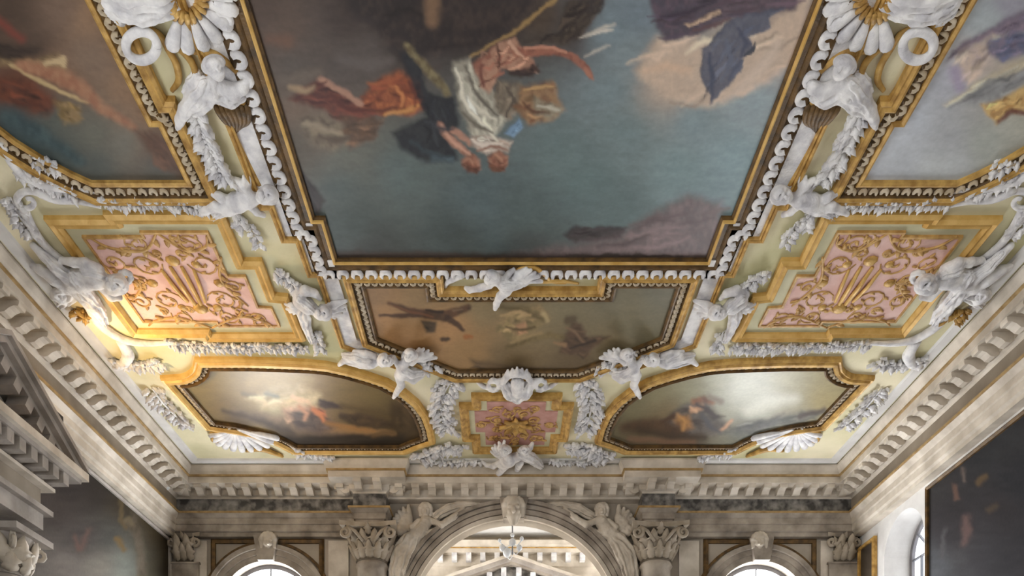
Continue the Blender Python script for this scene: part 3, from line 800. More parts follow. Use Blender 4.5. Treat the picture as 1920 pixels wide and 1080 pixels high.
# halogen floodlight standing on that frame, out of sight behind its sloping cornice
fl = thing('floodlight', 'small black halogen floodlight shining up from the left gabled frame', 'floodlight', (-5.03, 8.62, EYE+4.40))
b = MB(); b.box(-5.11,-4.95,8.50,8.74,EYE+4.54,EYE+4.60); b.build('housing', M['black'], fl)
b = MB(); b.box(-5.13,-5.0,8.60,8.64,EYE+4.46,EYE+4.56); b.build('bracket', M['black'], fl)
b = MB(); b.box(-5.09,-4.97,8.52,8.72,EYE+4.60,EYE+4.605); b.build('lens', emat('halogen_lens', (1.0,0.75,0.42), 8.0), fl)
sp_ = bpy.data.lights.new('floodlight_beam', 'SPOT'); sp_.energy = LAMP_W*4; sp_.color = (1.0, 0.70, 0.36); sp_.spot_size = math.radians(125); sp_.spot_blend = 1.0; sp_.shadow_soft_size = 0.1
so = bpy.data.objects.new('floodlight_beam', sp_); COL.objects.link(so); so.location = (-5.02, 8.64, EYE+4.63)
so.rotation_euler = (Vector((-2.6, 10.0, ZC))-so.location).to_track_quat('-Z', 'Y').to_euler()

# small white sensor in the corner of the cornice
t = thing('security_camera', 'little white dome camera in the far left corner of the cornice', 'camera', W(310,910,0.55))
p0 = W(310,911,0.56)
me = ball_mesh(M['white_metal'], 'dome', 14, 8, 1.0); inst('dome', me, Matrix.Translation(p0) @ Matrix.Diagonal((0.075,0.075,0.075,1)), t)
v, f = tube([p0, p0+Vector((-0.02,0.15,-0.02))], 0.05, 10, 1, Vector((0,0,1))); mk('mount', v, f, M['white_metal'], t)
me = ball_mesh(M['black'], 'lens', 10, 6, 0.6); inst('lens', me, Matrix.Translation(p0+Vector((0.015,-0.065,0.025))) @ Matrix.Diagonal((0.022,0.022,0.022,1)), t)

# ================================================================== PAINTED CANVASES
GN = rng.random((64,64))
def vnoise(x, y):
    xi = np.floor(x).astype(int); yi = np.floor(y).astype(int); fx = x-xi; fy = y-yi
    fx = fx*fx*(3-2*fx); fy = fy*fy*(3-2*fy)
    a = GN[xi % 64, yi % 64]; b = GN[(xi+1) % 64, yi % 64]; c = GN[xi % 64, (yi+1) % 64]; d = GN[(xi+1) % 64, (yi+1) % 64]
    return (a*(1-fx)+b*fx)*(1-fy)+(c*(1-fx)+d*fx)*fy
def fbm(x, y, o=4):
    s = 0; k = 0.5
    for i in range(o): s = s+k*vnoise(x*2**i+17*i, y*2**i+5*i); k *= 0.5
    return s
def sdf_poly(x, y, P):
    """signed distance to a polygon, negative inside"""
    P = np.array(P, float); d = np.full(x.shape, 1e18); ins = np.zeros(x.shape, bool); n = len(P)
    for i in range(n):
        ax, ay = P[i]; bx, by = P[(i+1) % n]; ex, ey = bx-ax, by-ay
        wx, wy = x-ax, y-ay; t = np.clip((wx*ex+wy*ey)/(ex*ex+ey*ey+1e-9), 0, 1)
        d = np.minimum(d, (wx-ex*t)**2+(wy-ey*t)**2)
        c = ((ay > y) != (by > y)) & (x < ex*(y-ay)/(ey if abs(ey) > 1e-9 else 1e-9)+ax); ins ^= c
    return np.where(ins, -1, 1)*np.sqrt(d)
def sd_stroke(x, y, P):
    d = np.full(x.shape, 1e18)
    for i in range(len(P)-1):
        ax, ay, ra = P[i]; bx, by, rb = P[i+1]; ex, ey = bx-ax, by-ay
        t = np.clip(((x-ax)*ex+(y-ay)*ey)/(ex*ex+ey*ey+1e-9), 0, 1)
        d = np.minimum(d, np.sqrt((x-ax-ex*t)**2+(y-ay-ey*t)**2)-(ra+(rb-ra)*t))
    return d
def paint(x, y, base, marks, warp=6.0, grain=0.10):
    """base: [(x,y,rgb)] blended smoothly; marks: ('p' polygon | 's' stroke, points, rgb, softness, fold rgb or None)"""
    num = np.zeros(x.shape+(3,)); den = np.zeros(x.shape)
    wx = x+(fbm(x/60, y/60)-0.47)*26; wy = y+(fbm(x/60+9, y/60+31)-0.47)*26
    for bx, by, c in base:
        k = 1/((wx-bx)**2+(wy-by)**2+500)**1.6; num += k[...,None]*lin(c); den += k
    col = num/den[...,None]
    col = col*(1+grain*2*(fbm(x/22, y/9, 5)-0.47))[...,None]
    jx = x+(fbm(x/16, y/16)-0.47)*2*warp; jy = y+(fbm(x/16+7, y/16+3)-0.47)*2*warp
    F1 = fbm(x/9+3, y/15+8, 3); F2 = fbm(x/8, y/8, 3)
    rs = np.random.default_rng(int(abs(x[0,0]))+3)
    ext = []
    for kind, P, c, soft, c2 in marks:          # brushwork: each mass gets lighter and darker strokes along its length
        ext.append((kind, P, c, soft, c2))
        Q = np.array([q[:2] for q in P], float); cen = Q.mean(0); dv = Q-cen
        if kind == 's' or len(Q) < 4: continue
        w_, v_ = np.linalg.eigh(dv.T@dv); ax = v_[:,1]; per = v_[:,0]; s1 = math.sqrt(max(w_[1],1)/len(Q)); s0 = math.sqrt(max(w_[0],1)/len(Q))
        for q in range(int(np.clip(s1*s0/22, 5, 26))):
            o = cen+ax*rs.normal()*s1*0.7+per*rs.normal()*s0*0.7
            if sdf_poly(np.array([o[0]]), np.array([o[1]]), Q)[0] > -1.5: continue
            l = s1*rs.uniform(0.15,0.4); bend = per*rs.normal()*s0*0.18; rr = rs.uniform(1.2, 1.0+min(4.5, s0*0.16))
            k = rs.uniform(0.68,1.32); base_c = c if (c2 is None or rs.random() < 0.5) else c2
            st = [(*(o-ax*l), rr*0.3), (*(o+bend), rr), (*(o+ax*l), rr*0.3)]
            ext.append(('s', st, tuple(np.clip(np.array(base_c)*k, 12, 235)), max(1.5, soft*0.5), None))
    for i, (kind, P, c, soft, c2) in enumerate(ext):
        Q = np.array(P, float); mg = soft+warp+8+(Q[:,2].max() if kind == 's' else 0)
        bb = (x > Q[:,0].min()-mg) & (x < Q[:,0].max()+mg) & (y > Q[:,1].min()-mg) & (y < Q[:,1].max()+mg)
        rr_, cc_ = np.nonzero(bb)
        if len(rr_) == 0: continue
        sl = (slice(rr_.min(), rr_.max()+1), slice(cc_.min(), cc_.max()+1))
        X, Y = jx[sl], jy[sl]
        sd = sdf_poly(X, Y, P) if kind == 'p' else sd_stroke(X, Y, P)
        a = np.clip(0.5-sd/(2*soft), 0, 1); a = a*a*(3-2*a)
        cc = np.broadcast_to(lin(c), X.shape+(3,))
        if c2 is not None:
            q = np.clip((F1[sl]*0.6+0.4*fbm((X+Y*0.6)/17+i*3, (Y-X*0.5)/30+i, 3)-0.36)*4.0, 0, 1)[...,None]
            cc = cc*(1-q)+lin(c2)*q
        if kind == 'p' and min(X.shape) > 3:      # painted roundness of the mass
            gy, gx = np.gradient(sd); gl = np.sqrt(gx*gx+gy*gy)+1e-6
            rim = np.clip(1+sd/max(6.0, soft*1.2), 0, 1)
            cc = cc*(1+0.30*rim*((gx*0.75+gy*0.6)/gl))[...,None]
        a = (a*(0.88+0.12*F2[sl]))[...,None]
        col[sl] = col[sl]*(1-a)+cc*a
    return np.clip(col, 0, 1)
GAIN = 0.98      # painted tone -> pigment reflectance
def canvas(name, poly, mapf, to_px, res, base, marks, m, parent, warp=6.0, grain=0.1, gain=None, front=None):
    """flat painted sheet on the surface mapf(s, t) -> world, clipped to poly"""
    P = np.array(poly, float); x0, y0 = P.min(0); x1, y1 = P.max(0)
    nx = max(2, int((x1-x0)/res)); ny = max(2, int((y1-y0)/res))
    gx, gy = np.meshgrid(np.linspace(x0, x1, nx+1), np.linspace(y0, y1, ny+1))
    px, py = to_px(gx, gy)
    col = paint(px, py, base, marks, warp, grain)*(GAIN if gain is None else gain)
    cx = (gx[:-1,:-1]+gx[1:,1:])/2; cy = (gy[:-1,:-1]+gy[1:,1:])/2
    keep = sdf_poly(cx, cy, poly) < res*1.1
    used = np.zeros(gx.shape, bool)
    for a, b in ((0,0),(0,1),(1,0),(1,1)): used[a:a+keep.shape[0], b:b+keep.shape[1]] |= keep
    ids = np.full(gx.shape, -1); ids[used] = np.arange(used.sum())
    wx, wy, wz = mapf(gx[used], gy[used])
    verts = np.stack([np.broadcast_to(wx, gx[used].shape), np.broadcast_to(wy, gx[used].shape), np.broadcast_to(wz, gx[used].shape)], 1)
    jj, ii = np.nonzero(keep)
    faces = np.stack([ids[jj,ii], ids[jj,ii+1], ids[jj+1,ii+1], ids[jj+1,ii]], 1)
    o = mk(name, verts, faces.tolist(), m, parent)
    at = o.data.color_attributes.new('paint', 'FLOAT_COLOR', 'POINT')
    c4 = np.ones((used.sum(), 4), np.float32); c4[:,:3] = np.clip(col[used], 0.004, 0.9)
    at.data.foreach_set('color', c4.ravel())
    return o
def ceil_px(x, y): return VX+x/y*F, VY-F*H/y
def ceil_sheet(d): return lambda x, y: (x, y, np.full(np.shape(x), ZC-d))
def sym(pts): return [(XC+u, y) for u, y in pts]

def gilt_frame(parent, poly, bands, eggs=(), closed=True, name='frame'):
    """bands [(profile, material)]; eggs [(offset, spacing, size, drop, mesh, name)] set along the frame"""
    poly = ccw(poly) if closed else poly
    fr = None
    for prof, m in bands:
        v, f = sweep(poly, prof, closed, ceil_map)
        o = mk(name if fr is None else 'frame_moulding', v, f, m, parent if fr is None else fr)
        if fr is None: fr = o
    for o_, sp_, s, d, me, nm in eggs:
        for p, dr in walk(poly, closed, sp_, o=o_):
            if p.y < 3.6: continue
            nrm = Vector((dr.y, -dr.x))
            # local y points back to the canvas
            x = Vector((dr.x, dr.y, 0)); z = Vector((0,0,-1)); y = Vector((-nrm.x, -nrm.y, 0))
            R = Matrix((x, y, z)).transposed().to_4x4()
            inst(nm, me, Matrix.Translation((p.x, p.y, ZC-d)) @ R @ Matrix.Diagonal((s, s, s*0.8, 1)), fr)
    return fr

# ---------------- the big canvas
main_poly = sym([(-2.03,3.7),(2.03,3.7),(2.03,7.45),(1.93,7.45),(1.93,8.0),(-1.93,8.0),(-1.93,7.45),(-2.03,7.45)])
t = thing('ceiling_painting', 'huge dark sky canvas with robed figures in the middle of the ceiling', 'painting', (XC, 6.0, ZC))
B = [(490,15,(80,66,58)),(540,60,(92,76,66)),(600,90,(84,74,68)),(640,120,(82,74,70)),(700,90,(84,76,72)),(560,130,(86,78,72)),(640,30,(66,56,52)),(720,30,(64,54,50)),(860,40,(54,46,44)),(950,50,(62,54,50)),
 (1010,30,(74,62,52)),(1080,55,(66,56,52)),(1150,60,(118,132,138)),(1190,30,(112,124,132)),(1180,110,(124,136,140)),(1140,170,(116,130,134)),(1240,160,(178,160,144)),(1400,90,(176,158,142)),(1470,50,(168,150,138)),
 (1460,120,(160,158,156)),(1420,190,(146,160,164)),(1300,230,(128,144,148)),(1380,300,(134,156,160)),(1180,250,(114,130,132)),(1060,290,(104,120,120)),(1100,340,(100,118,118)),(900,370,(86,100,102)),(760,330,(94,106,104)),
 (650,290,(104,106,98)),(610,240,(118,104,90)),(560,200,(112,94,80)),(640,350,(84,94,92)),(650,420,(72,82,80)),(850,440,(68,78,78)),(1000,400,(84,98,98)),(1150,395,(98,114,114)),(1280,320,(122,142,144)),(1000,455,(72,78,78)),
 (1360,350,(126,146,150)),(700,470,(62,66,64)),(560,270,(92,84,74))]
Mk = [
 ('p',[(620,-120),(1010,-120),(1010,10),(965,60),(900,95),(850,90),(800,110),(760,150),(742,110),(700,50),(650,20)],(46,40,40),22,(64,54,50)),
 ('s',[(812,-30,14),(810,35,12)],(122,96,74),10,None),
 ('p',[(985,75),(1050,60),(1060,0),(1140,-20),(1128,18),(1085,68),(1050,80)],(70,60,52),6,(52,44,42)),
 ('p',[(542,185),(598,142),(640,172),(690,198),(740,190),(660,240),(610,205)],(108,60,50),8,(78,46,42)),
 ('p',[(700,150),(745,130),(788,150),(797,200),(770,214),(700,208),(670,196)],(122,66,46),8,(164,98,62)),
 ('s',[(600,144,5),(640,168,6),(675,192,6)],(168,128,108),4,None),
 ('s',[(722,212,3),(760,206,4),(785,196,3)],(196,140,84),4,None),
 ('p',[(560,220),(600,215),(660,235),(655,265),(620,280),(580,262)],(128,114,96),14,(96,84,72)),
 ('p',[(640,215),(720,220),(700,260),(655,275)],(92,74,62),10,(120,92,72)),
 ('p',[(745,90),(790,100),(800,170),(852,178),(862,232),(846,262),(858,298),(800,302),(752,276),(734,244),(798,216)],(36,38,44),7,(46,48,52)),
 ('s',[(762,82,5),(800,125,9),(838,170,6)],(128,116,86),5,(96,84,60)),
 ('s',[(1042,-5,4),(960,60,3),(880,104,2)],(150,122,80),3,None),
 ('p',[(848,112),(880,105),(895,150),(930,178),(962,160),(975,200),(940,232),(920,268),(884,250),(862,200)],(150,144,130),6,(196,190,172)),
 ('p',[(930,150),(975,150),(985,200),(950,222),(928,195)],(104,92,80),7,(128,116,100)),
 ('p',[(884,116),(930,80),(965,66),(985,92),(1002,112),(1008,134),(975,130),(940,128),(918,172),(900,160)],(172,132,110),5,(138,92,76)),
 ('s',[(968,96,9),(1040,92,8),(1072,104,7),(1098,124,6),(1108,142,5)],(150,98,80),3,(118,74,62)),
 ('p',[(950,130),(1010,118),(1000,142),(960,140)],(58,46,44),5,None),
 ('p',[(972,160),(1036,148),(1058,204),(1036,222),(990,232),(968,205)],(150,118,86),7,(112,80,60)),
 ('p',[(1000,180),(1058,200),(1035,222),(1005,215)],(150,142,122),6,(120,108,92)),
 ('p',[(944,246),(972,220),(980,236),(962,254)],(122,150,176),4,None),
 ('s',[(824,232,5),(846,258,7),(874,284,7)],(172,128,108),4,(140,96,80)),
 ('s',[(850,240,6),(880,264,5)],(176,132,112),4,None),
 ('p',[(880,250),(925,252),(960,262),(950,285),(905,284),(885,270)],(196,182,168),5,(160,140,126)),
 ('s',[(884,304,15),(886,306,14)],(118,76,62),6,(160,110,90)), ('s',[(932,298,16),(934,300,15)],(152,104,84),6,(112,72,58)),
 ('p',[(800,280),(848,292),(850,300),(810,300)],(72,86,92),6,None),
 ('s',[(1086,66,1),(1118,56,4),(1154,42,1)],(196,186,172),4,None), ('s',[(1110,62,1),(1136,56,3),(1148,52,1)],(206,198,184),3,None), ('s',[(1096,104,1),(1118,92,3),(1144,82,1)],(186,178,166),4,None),
 ('p',[(1188,128),(1232,66),(1330,70),(1440,40),(1520,-20),(1495,110),(1440,150),(1400,170),(1330,200),(1262,188),(1200,142)],(192,170,150),12,(204,180,158)),
 ('p',[(1210,-40),(1510,-40),(1490,14),(1450,22),(1400,28),(1350,40),(1310,62),(1250,72),(1230,50)],(72,62,74),6,(92,74,84)),
 ('p',[(1282,44),(1348,16),(1350,22),(1290,48)],(196,166,140),3,None),
 ('p',[(1362,40),(1400,22),(1470,12),(1440,32),(1444,52),(1404,66),(1412,90),(1394,108),(1380,140),(1350,172),(1334,194),(1330,172),(1313,140),(1318,88)],(78,82,98),3,(92,94,108)),
 # finer drawing of the robed group
 ('s',[(856,124,2),(864,165,3),(880,205,3),(915,240,3),(932,262,2)],(218,212,194),3,None), ('s',[(872,118,2),(886,165,3),(912,196,3),(934,214,2)],(96,90,82),3,None),
 ('s',[(868,210,2),(892,232,4),(924,246,2)],(104,98,88),3,None), ('s',[(880,180,2),(900,206,3),(926,222,2)],(206,200,182),3,None), ('s',[(950,160,2),(962,190,3),(950,216,2)],(80,72,64),3,None),
 ('s',[(930,82,2),(936,104,3),(934,126,2)],(84,56,48),2,None), ('s',[(955,76,3),(968,94,4),(982,104,2)],(196,156,132),3,None), ('s',[(905,118,3),(900,140,4),(908,158,3)],(112,72,62),3,None), ('s',[(985,86,3),(1035,86,3),(1064,96,3)],(182,130,108),2,None),
 ('s',[(1000,120,3),(1010,130,3)],(70,52,48),3,None), ('s',[(1096,126,4),(1104,138,4),(1112,146,2)],(164,112,92),3,None),
 ('p',[(866,296),(884,286),(900,296),(902,314),(886,320),(870,312)],(132,88,70),5,(172,124,102)), ('p',[(868,306),(886,312),(902,310),(896,322),(876,322)],(88,56,46),4,None), ('s',[(876,296,2),(886,302,3)],(172,128,106),5,None),
 ('p',[(914,290),(934,282),(950,292),(950,310),(934,316),(918,308)],(164,118,96),5,(128,84,68)), ('p',[(912,300),(930,312),(950,306),(944,320),(920,318)],(106,70,54),4,None), ('s',[(928,288,2),(938,296,3)],(182,136,112),5,None),
 ('s',[(826,232,2),(850,262,3),(880,288,2)],(198,154,132),3,None), ('s',[(884,258,2),(905,268,4),(940,268,2)],(216,204,190),3,None), ('s',[(895,280,2),(920,272,3),(948,278,2)],(140,104,90),3,None),
 ('s',[(556,186,3),(590,160,4),(612,150,2)],(82,48,42),4,None), ('s',[(620,176,3),(650,200,5),(690,206,3)],(86,48,42),4,None), ('s',[(706,156,2),(730,150,4),(752,140,2)],(152,86,58),4,None), ('s',[(742,160,2),(756,176,4),(752,196,2)],(188,122,76),3,None),
 ('s',[(768,150,2),(780,175,3),(778,198,2)],(96,52,42),4,None), ('s',[(690,204,2),(716,206,3),(744,200,2)],(92,54,44),4,None), ('s',[(570,230,4),(600,236,6),(640,250,3)],(150,136,116),6,None), ('s',[(600,252,3),(630,262,5),(650,256,3)],(88,76,66),6,None),
 ('s',[(800,226,2),(830,240,5),(852,236,2)],(58,60,66),5,None), ('s',[(770,262,3),(800,284,5),(836,292,2)],(54,62,68),5,None), ('s',[(980,166,2),(1006,160,4),(1034,160,2)],(186,150,104),3,None), ('s',[(978,188,2),(1000,206,4),(1030,210,2)],(90,62,48),4,None), ('s',[(1010,196,2),(1034,200,4),(1050,206,2)],(190,182,164),3,None),
 ('s',[(640,110,6),(690,120,14),(730,110,6)],(96,88,84),12,None), ('s',[(530,150,6),(570,140,10),(600,132,5)],(104,92,82),10,None), ('s',[(505,70,8),(540,75,12)],(106,80,66),10,None), ('s',[(545,162,4),(572,168,6),(590,160,3)],(160,136,108),6,None),
 ('s',[(1240,30,3),(1290,20,5),(1340,0,3)],(56,46,58),6,None), ('s',[(1300,52,2),(1340,44,4),(1370,34,2)],(96,70,72),4,None), ('s',[(1330,100,3),(1336,140,5),(1336,180,2)],(66,70,88),4,None), ('s',[(1360,70,3),(1372,110,5),(1352,150,2)],(96,100,116),4,None), ('s',[(1385,50,3),(1400,80,4),(1390,104,2)],(70,72,90),4,None),
 ('s',[(1210,130,4),(1250,120,10),(1290,128,5)],(208,178,152),10,None), ('s',[(1380,170,5),(1420,130,10),(1460,80,6)],(206,186,168),12,None),
 ('p',[(1058,438),(1080,418),(1108,426),(1140,420),(1176,426),(1160,446),(1120,452),(1080,452)],(60,54,56),6,None),
 ('p',[(960,476),(1090,452),(1160,440),(1215,402),(1290,362),(1352,376),(1345,500),(960,500)],(112,98,98),14,(132,114,114)),
 ('p',[(620,468),(1340,478),(1340,500),(620,500)],(62,54,50),8,None),
 ('p',[(545,280),(568,318),(612,374),(596,404),(575,380)],(58,52,52),5,None),
]
canvas('canvas', main_poly, ceil_sheet(0.012), ceil_px, 0.0115, B, Mk, M['canvas'], t, 5.0, 0.16)
fm_ = gilt_frame(t, main_poly, [
   ([(-0.03,0.0),(-0.03,0.03),(-0.008,0.04)], M['gold_dark']), ([(-0.008,0.04),(-0.006,0.055),(0.008,0.062),(0.02,0.055),(0.022,0.04)], M['gold_bright']),
   ([(0.022,0.04),(0.03,0.02),(0.07,0.02),(0.09,0.04),(0.11,0.045),(0.12,0.03),(0.25,0.03),(0.25,0.0)], M['gold_dark'])],
   eggs=[(0.182, 0.150, 0.067, 0.028, EGG, 'egg')])

# outer white band and gilt fillet stepping round the big canvas and the panel beyond it
for sg, side in ((-1,'left'),(1,'right')):
    pl = [(-2.47,3.7),(-2.47,7.28),(-2.375,7.28),(-2.375,7.69),(-2.235,7.69),(-2.235,8.18),(-2.14,8.18),(-2.14,9.40),(-1.55,9.83)]
    P = [(XC+sg*-u if sg > 0 else XC+u, y) for u, y in pl]
    t = thing('fillet_band', 'white plaster band with gilt fillet stepping along the %s edge of the huge canvas' % side, 'moulding', (P[0][0], 6.0, ZC))
    k = 1 if sg < 0 else -1
    v, f = sweep(P, [(k*0.028,0.0),(k*0.028,0.03),(k*0.19,0.03),(k*0.19,0.0)], False, ceil_map); mk('white_band', v, f, M['stucco'], t)
    v, f = sweep(P, [(k*-0.03,0.0),(k*-0.03,0.055),(k*-0.012,0.065),(k*0.004,0.045),(k*0.018,0.06),(k*0.03,0.055),(k*0.03,0.0)], False, ceil_map); mk('gilt_fillet', v, f, M['gold'], t)

# ---------------- side canvases
side_poly = [(-3.13,3.7),(-3.13,6.43),(-3.05,6.43),(-3.05,7.03),(-3.93,7.03),(-4.06,6.93),(-4.22,6.78),(-4.36,6.60),(-4.46,6.40),(-4.50,6.2),(-4.50,3.7)]
SB = [(20,20,(74,60,50)),(110,20,(112,92,78)),(170,30,(140,112,88)),(60,80,(78,64,54)),(160,110,(124,104,88)),(240,160,(140,112,88)),(275,205,(132,100,74)),(120,140,(120,92,72)),(40,150,(100,64,48)),(60,190,(92,64,52)),
 (100,220,(86,92,86)),(30,230,(60,78,82)),(170,250,(104,104,94)),(230,260,(116,114,104)),(300,270,(108,84,68)),(180,310,(84,88,84)),(300,310,(92,92,86)),(120,290,(70,80,78)),(250,220,(132,108,88)),(60,260,(62,78,80))]
SM = [('p',[(-20,95),(60,110),(110,96),(125,130),(60,125),(0,120)],(150,126,92),8,(108,88,66)),
 ('s',[(20,118,3),(60,142,4),(120,172,4),(165,190,2)],(184,160,118),3,None),
 ('s',[(40,118,10),(110,140,14),(150,160,14),(190,200,10),(250,235,5)],(150,104,80),8,(168,126,98)),
 ('s',[(85,118,3),(118,108,7),(120,122,4)],(190,166,128),3,None),
 ('p',[(-10,140),(60,150),(110,190),(90,215),(30,195),(-10,185)],(104,60,44),10,(74,48,40)),
 ('p',[(100,185),(150,195),(150,225),(120,230)],(122,100,62),8,(142,118,84)),
 ('s',[(-10,30,8),(40,70,6)],(118,64,54),8,None),
 ('p',[(-10,75),(80,90),(40,110),(-10,105)],(58,48,42),10,None),
 ('s',[(10,215,8),(70,245,14),(150,300,8)],(56,72,76),12,(74,92,94)),
 ('p',[(250,240),(320,260),(345,330),(300,310)],(96,70,56),10,None)]
RB = [(1780,20,(176,186,194)),(1720,120,(186,194,204)),(1690,200,(192,198,206)),(1620,320,(196,200,206)),(1700,300,(186,190,194)),(1780,250,(170,172,174)),(1850,260,(168,172,164)),(1900,240,(176,176,164)),(1780,150,(178,180,188)),
 (1850,30,(168,176,178)),(1900,10,(150,148,158)),(1830,110,(186,170,158)),(1900,170,(190,168,128)),(1760,320,(188,192,192)),(1680,250,(196,200,206)),(1850,180,(160,160,158))]
RM = [('p',[(1776,110),(1800,78),(1850,52),(1930,10),(1930,55),(1860,62),(1810,90)],(112,100,116),7,(138,122,134)),
 ('p',[(1800,95),(1860,60),(1900,70),(1850,110),(1830,150),(1790,150)],(204,184,166),9,(186,168,164)),
 ('p',[(1850,75),(1900,55),(1930,60),(1930,95),(1880,112),(1855,100)],(92,96,120),7,(122,112,130)),
 ('p',[(1770,195),(1830,150),(1930,105),(1930,120),(1840,170),(1790,190)],(212,200,172),7,None),
 ('p',[(1780,200),(1850,150),(1930,120),(1930,160),(1850,190)],(150,150,150),9,(128,128,130)),
 ('p',[(1836,194),(1880,182),(1930,150),(1930,205),(1890,208),(1868,230),(1850,212)],(214,180,120),5,(176,136,84)),
 ('s',[(1870,226,3),(1900,204,5),(1930,212,5)],(110,72,62),4,None),
 ('s',[(1790,130,12),(1800,160,10)],(166,156,176),10,None)]
for sg in (-1, 1):
    P = [(XC+(u if sg < 0 else -u), y) for u, y in side_poly]
    t = thing('ceiling_painting', 'brown and teal canvas in notched gilt frame at the upper left of the ceiling' if sg < 0 else 'pale blue-grey canvas in notched gilt frame at the upper right of the ceiling', 'painting', (P[0][0], 5.5, ZC))
    canvas('canvas', P, ceil_sheet(0.012), ceil_px, 0.014, SB if sg < 0 else RB, SM if sg < 0 else RM, M['canvas'], t, 4.0, 0.12)
    gilt_frame(t, P, [([(-0.02,0.0),(-0.02,0.04),(0.0,0.055),(0.025,0.045),(0.03,0.03)], M['gold']),
      ([(0.03,0.03),(0.05,0.035),(0.12,0.035),(0.13,0.06)], M['gold_dark']), ([(0.13,0.06),(0.155,0.075),(0.18,0.06),(0.2,0.07),(0.22,0.05),(0.22,0.0)], M['gold'])],
      eggs=[(0.085, 0.098, 0.042, 0.035, EGG_S, 'egg')])

# ---------------- panel below the big canvas
oct_poly = sym([(-1.71,8.38),(-1.02,8.38),(-1.02,8.60),(1.02,8.60),(1.02,8.38),(1.71,8.38),(1.71,9.28),(0.77,9.95),(-0.77,9.95),(-1.71,9.28)])
t = thing('ceiling_painting', 'ochre canvas with dark flying figure in angular frame below the huge canvas', 'painting', (XC, 9.1, ZC))
B = [(700,545,(150,118,84)),(720,620,(164,126,86)),(790,560,(140,116,84)),(840,620,(166,128,88)),(900,570,(132,116,86)),(950,540,(118,108,82)),(880,660,(150,118,78)),(960,680,(112,94,66)),(1050,560,(122,114,90)),(1150,570,(118,112,92)),
 (1230,550,(114,110,92)),(1230,620,(120,112,86)),(1150,640,(120,106,78)),(1080,680,(92,76,54)),(1000,600,(130,114,84)),(780,650,(146,110,70)),(1180,600,(124,116,92))]
Mk = [('s',[(728,566,3),(770,580,6),(800,588,9),(830,590,10),(850,584,8),(878,574,6)],(62,44,34),4,(84,56,40)),
 ('s',[(712,590,2),(760,590,5),(800,588,6)],(66,46,36),3,None), ('s',[(838,594,7),(856,606,5),(868,618,3)],(60,42,34),3,None),
 ('p',[(790,600),(818,602),(815,622),(800,624)],(64,54,44),4,None), ('s',[(830,634,4),(840,634,4)],(58,44,36),3,None), ('s',[(872,630,4),(884,630,3)],(150,96,56),3,None),
 ('p',[(930,600),(960,575),(1010,570),(1030,595),(1000,620),(960,640),(935,620)],(124,108,74),8,(156,132,96)),
 ('s',[(940,575,4),(985,580,5),(1020,598,5)],(96,84,56),5,None), ('s',[(950,650,4),(990,636,5),(1030,625,6),(1060,632,5)],(96,82,52),5,(120,104,70)),
 ('p',[(965,608),(985,602),(988,622),(970,628)],(170,130,98),4,None), ('s',[(1018,586,4),(1026,600,4)],(176,156,116),4,None),
 ('p',[(1050,660),(1060,630),(1072,600),(1090,605),(1100,630),(1145,628),(1120,645),(1100,665)],(76,58,46),6,(96,76,58)), ('s',[(1065,598,8),(1075,596,7)],(84,72,54),5,None),
 ('s',[(740,572,2),(775,584,3),(812,592,2)],(104,70,48),2,None), ('s',[(800,580,2),(830,582,3)],(44,32,28),2,None), ('s',[(850,580,2),(868,576,2)],(112,90,70),2,None), ('s',[(940,590,2),(965,584,3),(995,588,2)],(172,146,106),3,None), ('s',[(948,612,2),(975,618,3),(1004,612,2)],(84,70,46),3,None),
 ('s',[(958,640,2),(985,630,3),(1015,622,2)],(150,128,90),3,None), ('s',[(1062,612,2),(1078,620,3),(1096,640,2)],(120,96,74),3,None), ('s',[(1070,650,2),(1090,645,3),(1115,636,2)],(50,38,32),3,None), ('s',[(1040,640,2),(1060,646,4)],(140,110,80),3,None),
 ('p',[(880,672),(1000,690),(1100,690),(1050,700),(900,700)],(86,70,50),8,None)]
canvas('canvas', oct_poly, ceil_sheet(0.012), ceil_px, 0.014, B, Mk, M['canvas'], t, 3.0, 0.12)
gilt_frame(t, oct_poly, [([(-0.02,0.0),(-0.02,0.035),(0.0,0.045),(0.02,0.04),(0.025,0.03)], M['gold_dark']),
   ([(0.025,0.04),(0.035,0.03),(0.10,0.03),(0.11,0.06)], M['gold_dark']), ([(0.11,0.06),(0.13,0.08),(0.155,0.065),(0.17,0.075),(0.19,0.05),(0.19,0.0)], M['gold'])],
   eggs=[(0.068, 0.085, 0.036, 0.03, EGG_S, 'egg')])

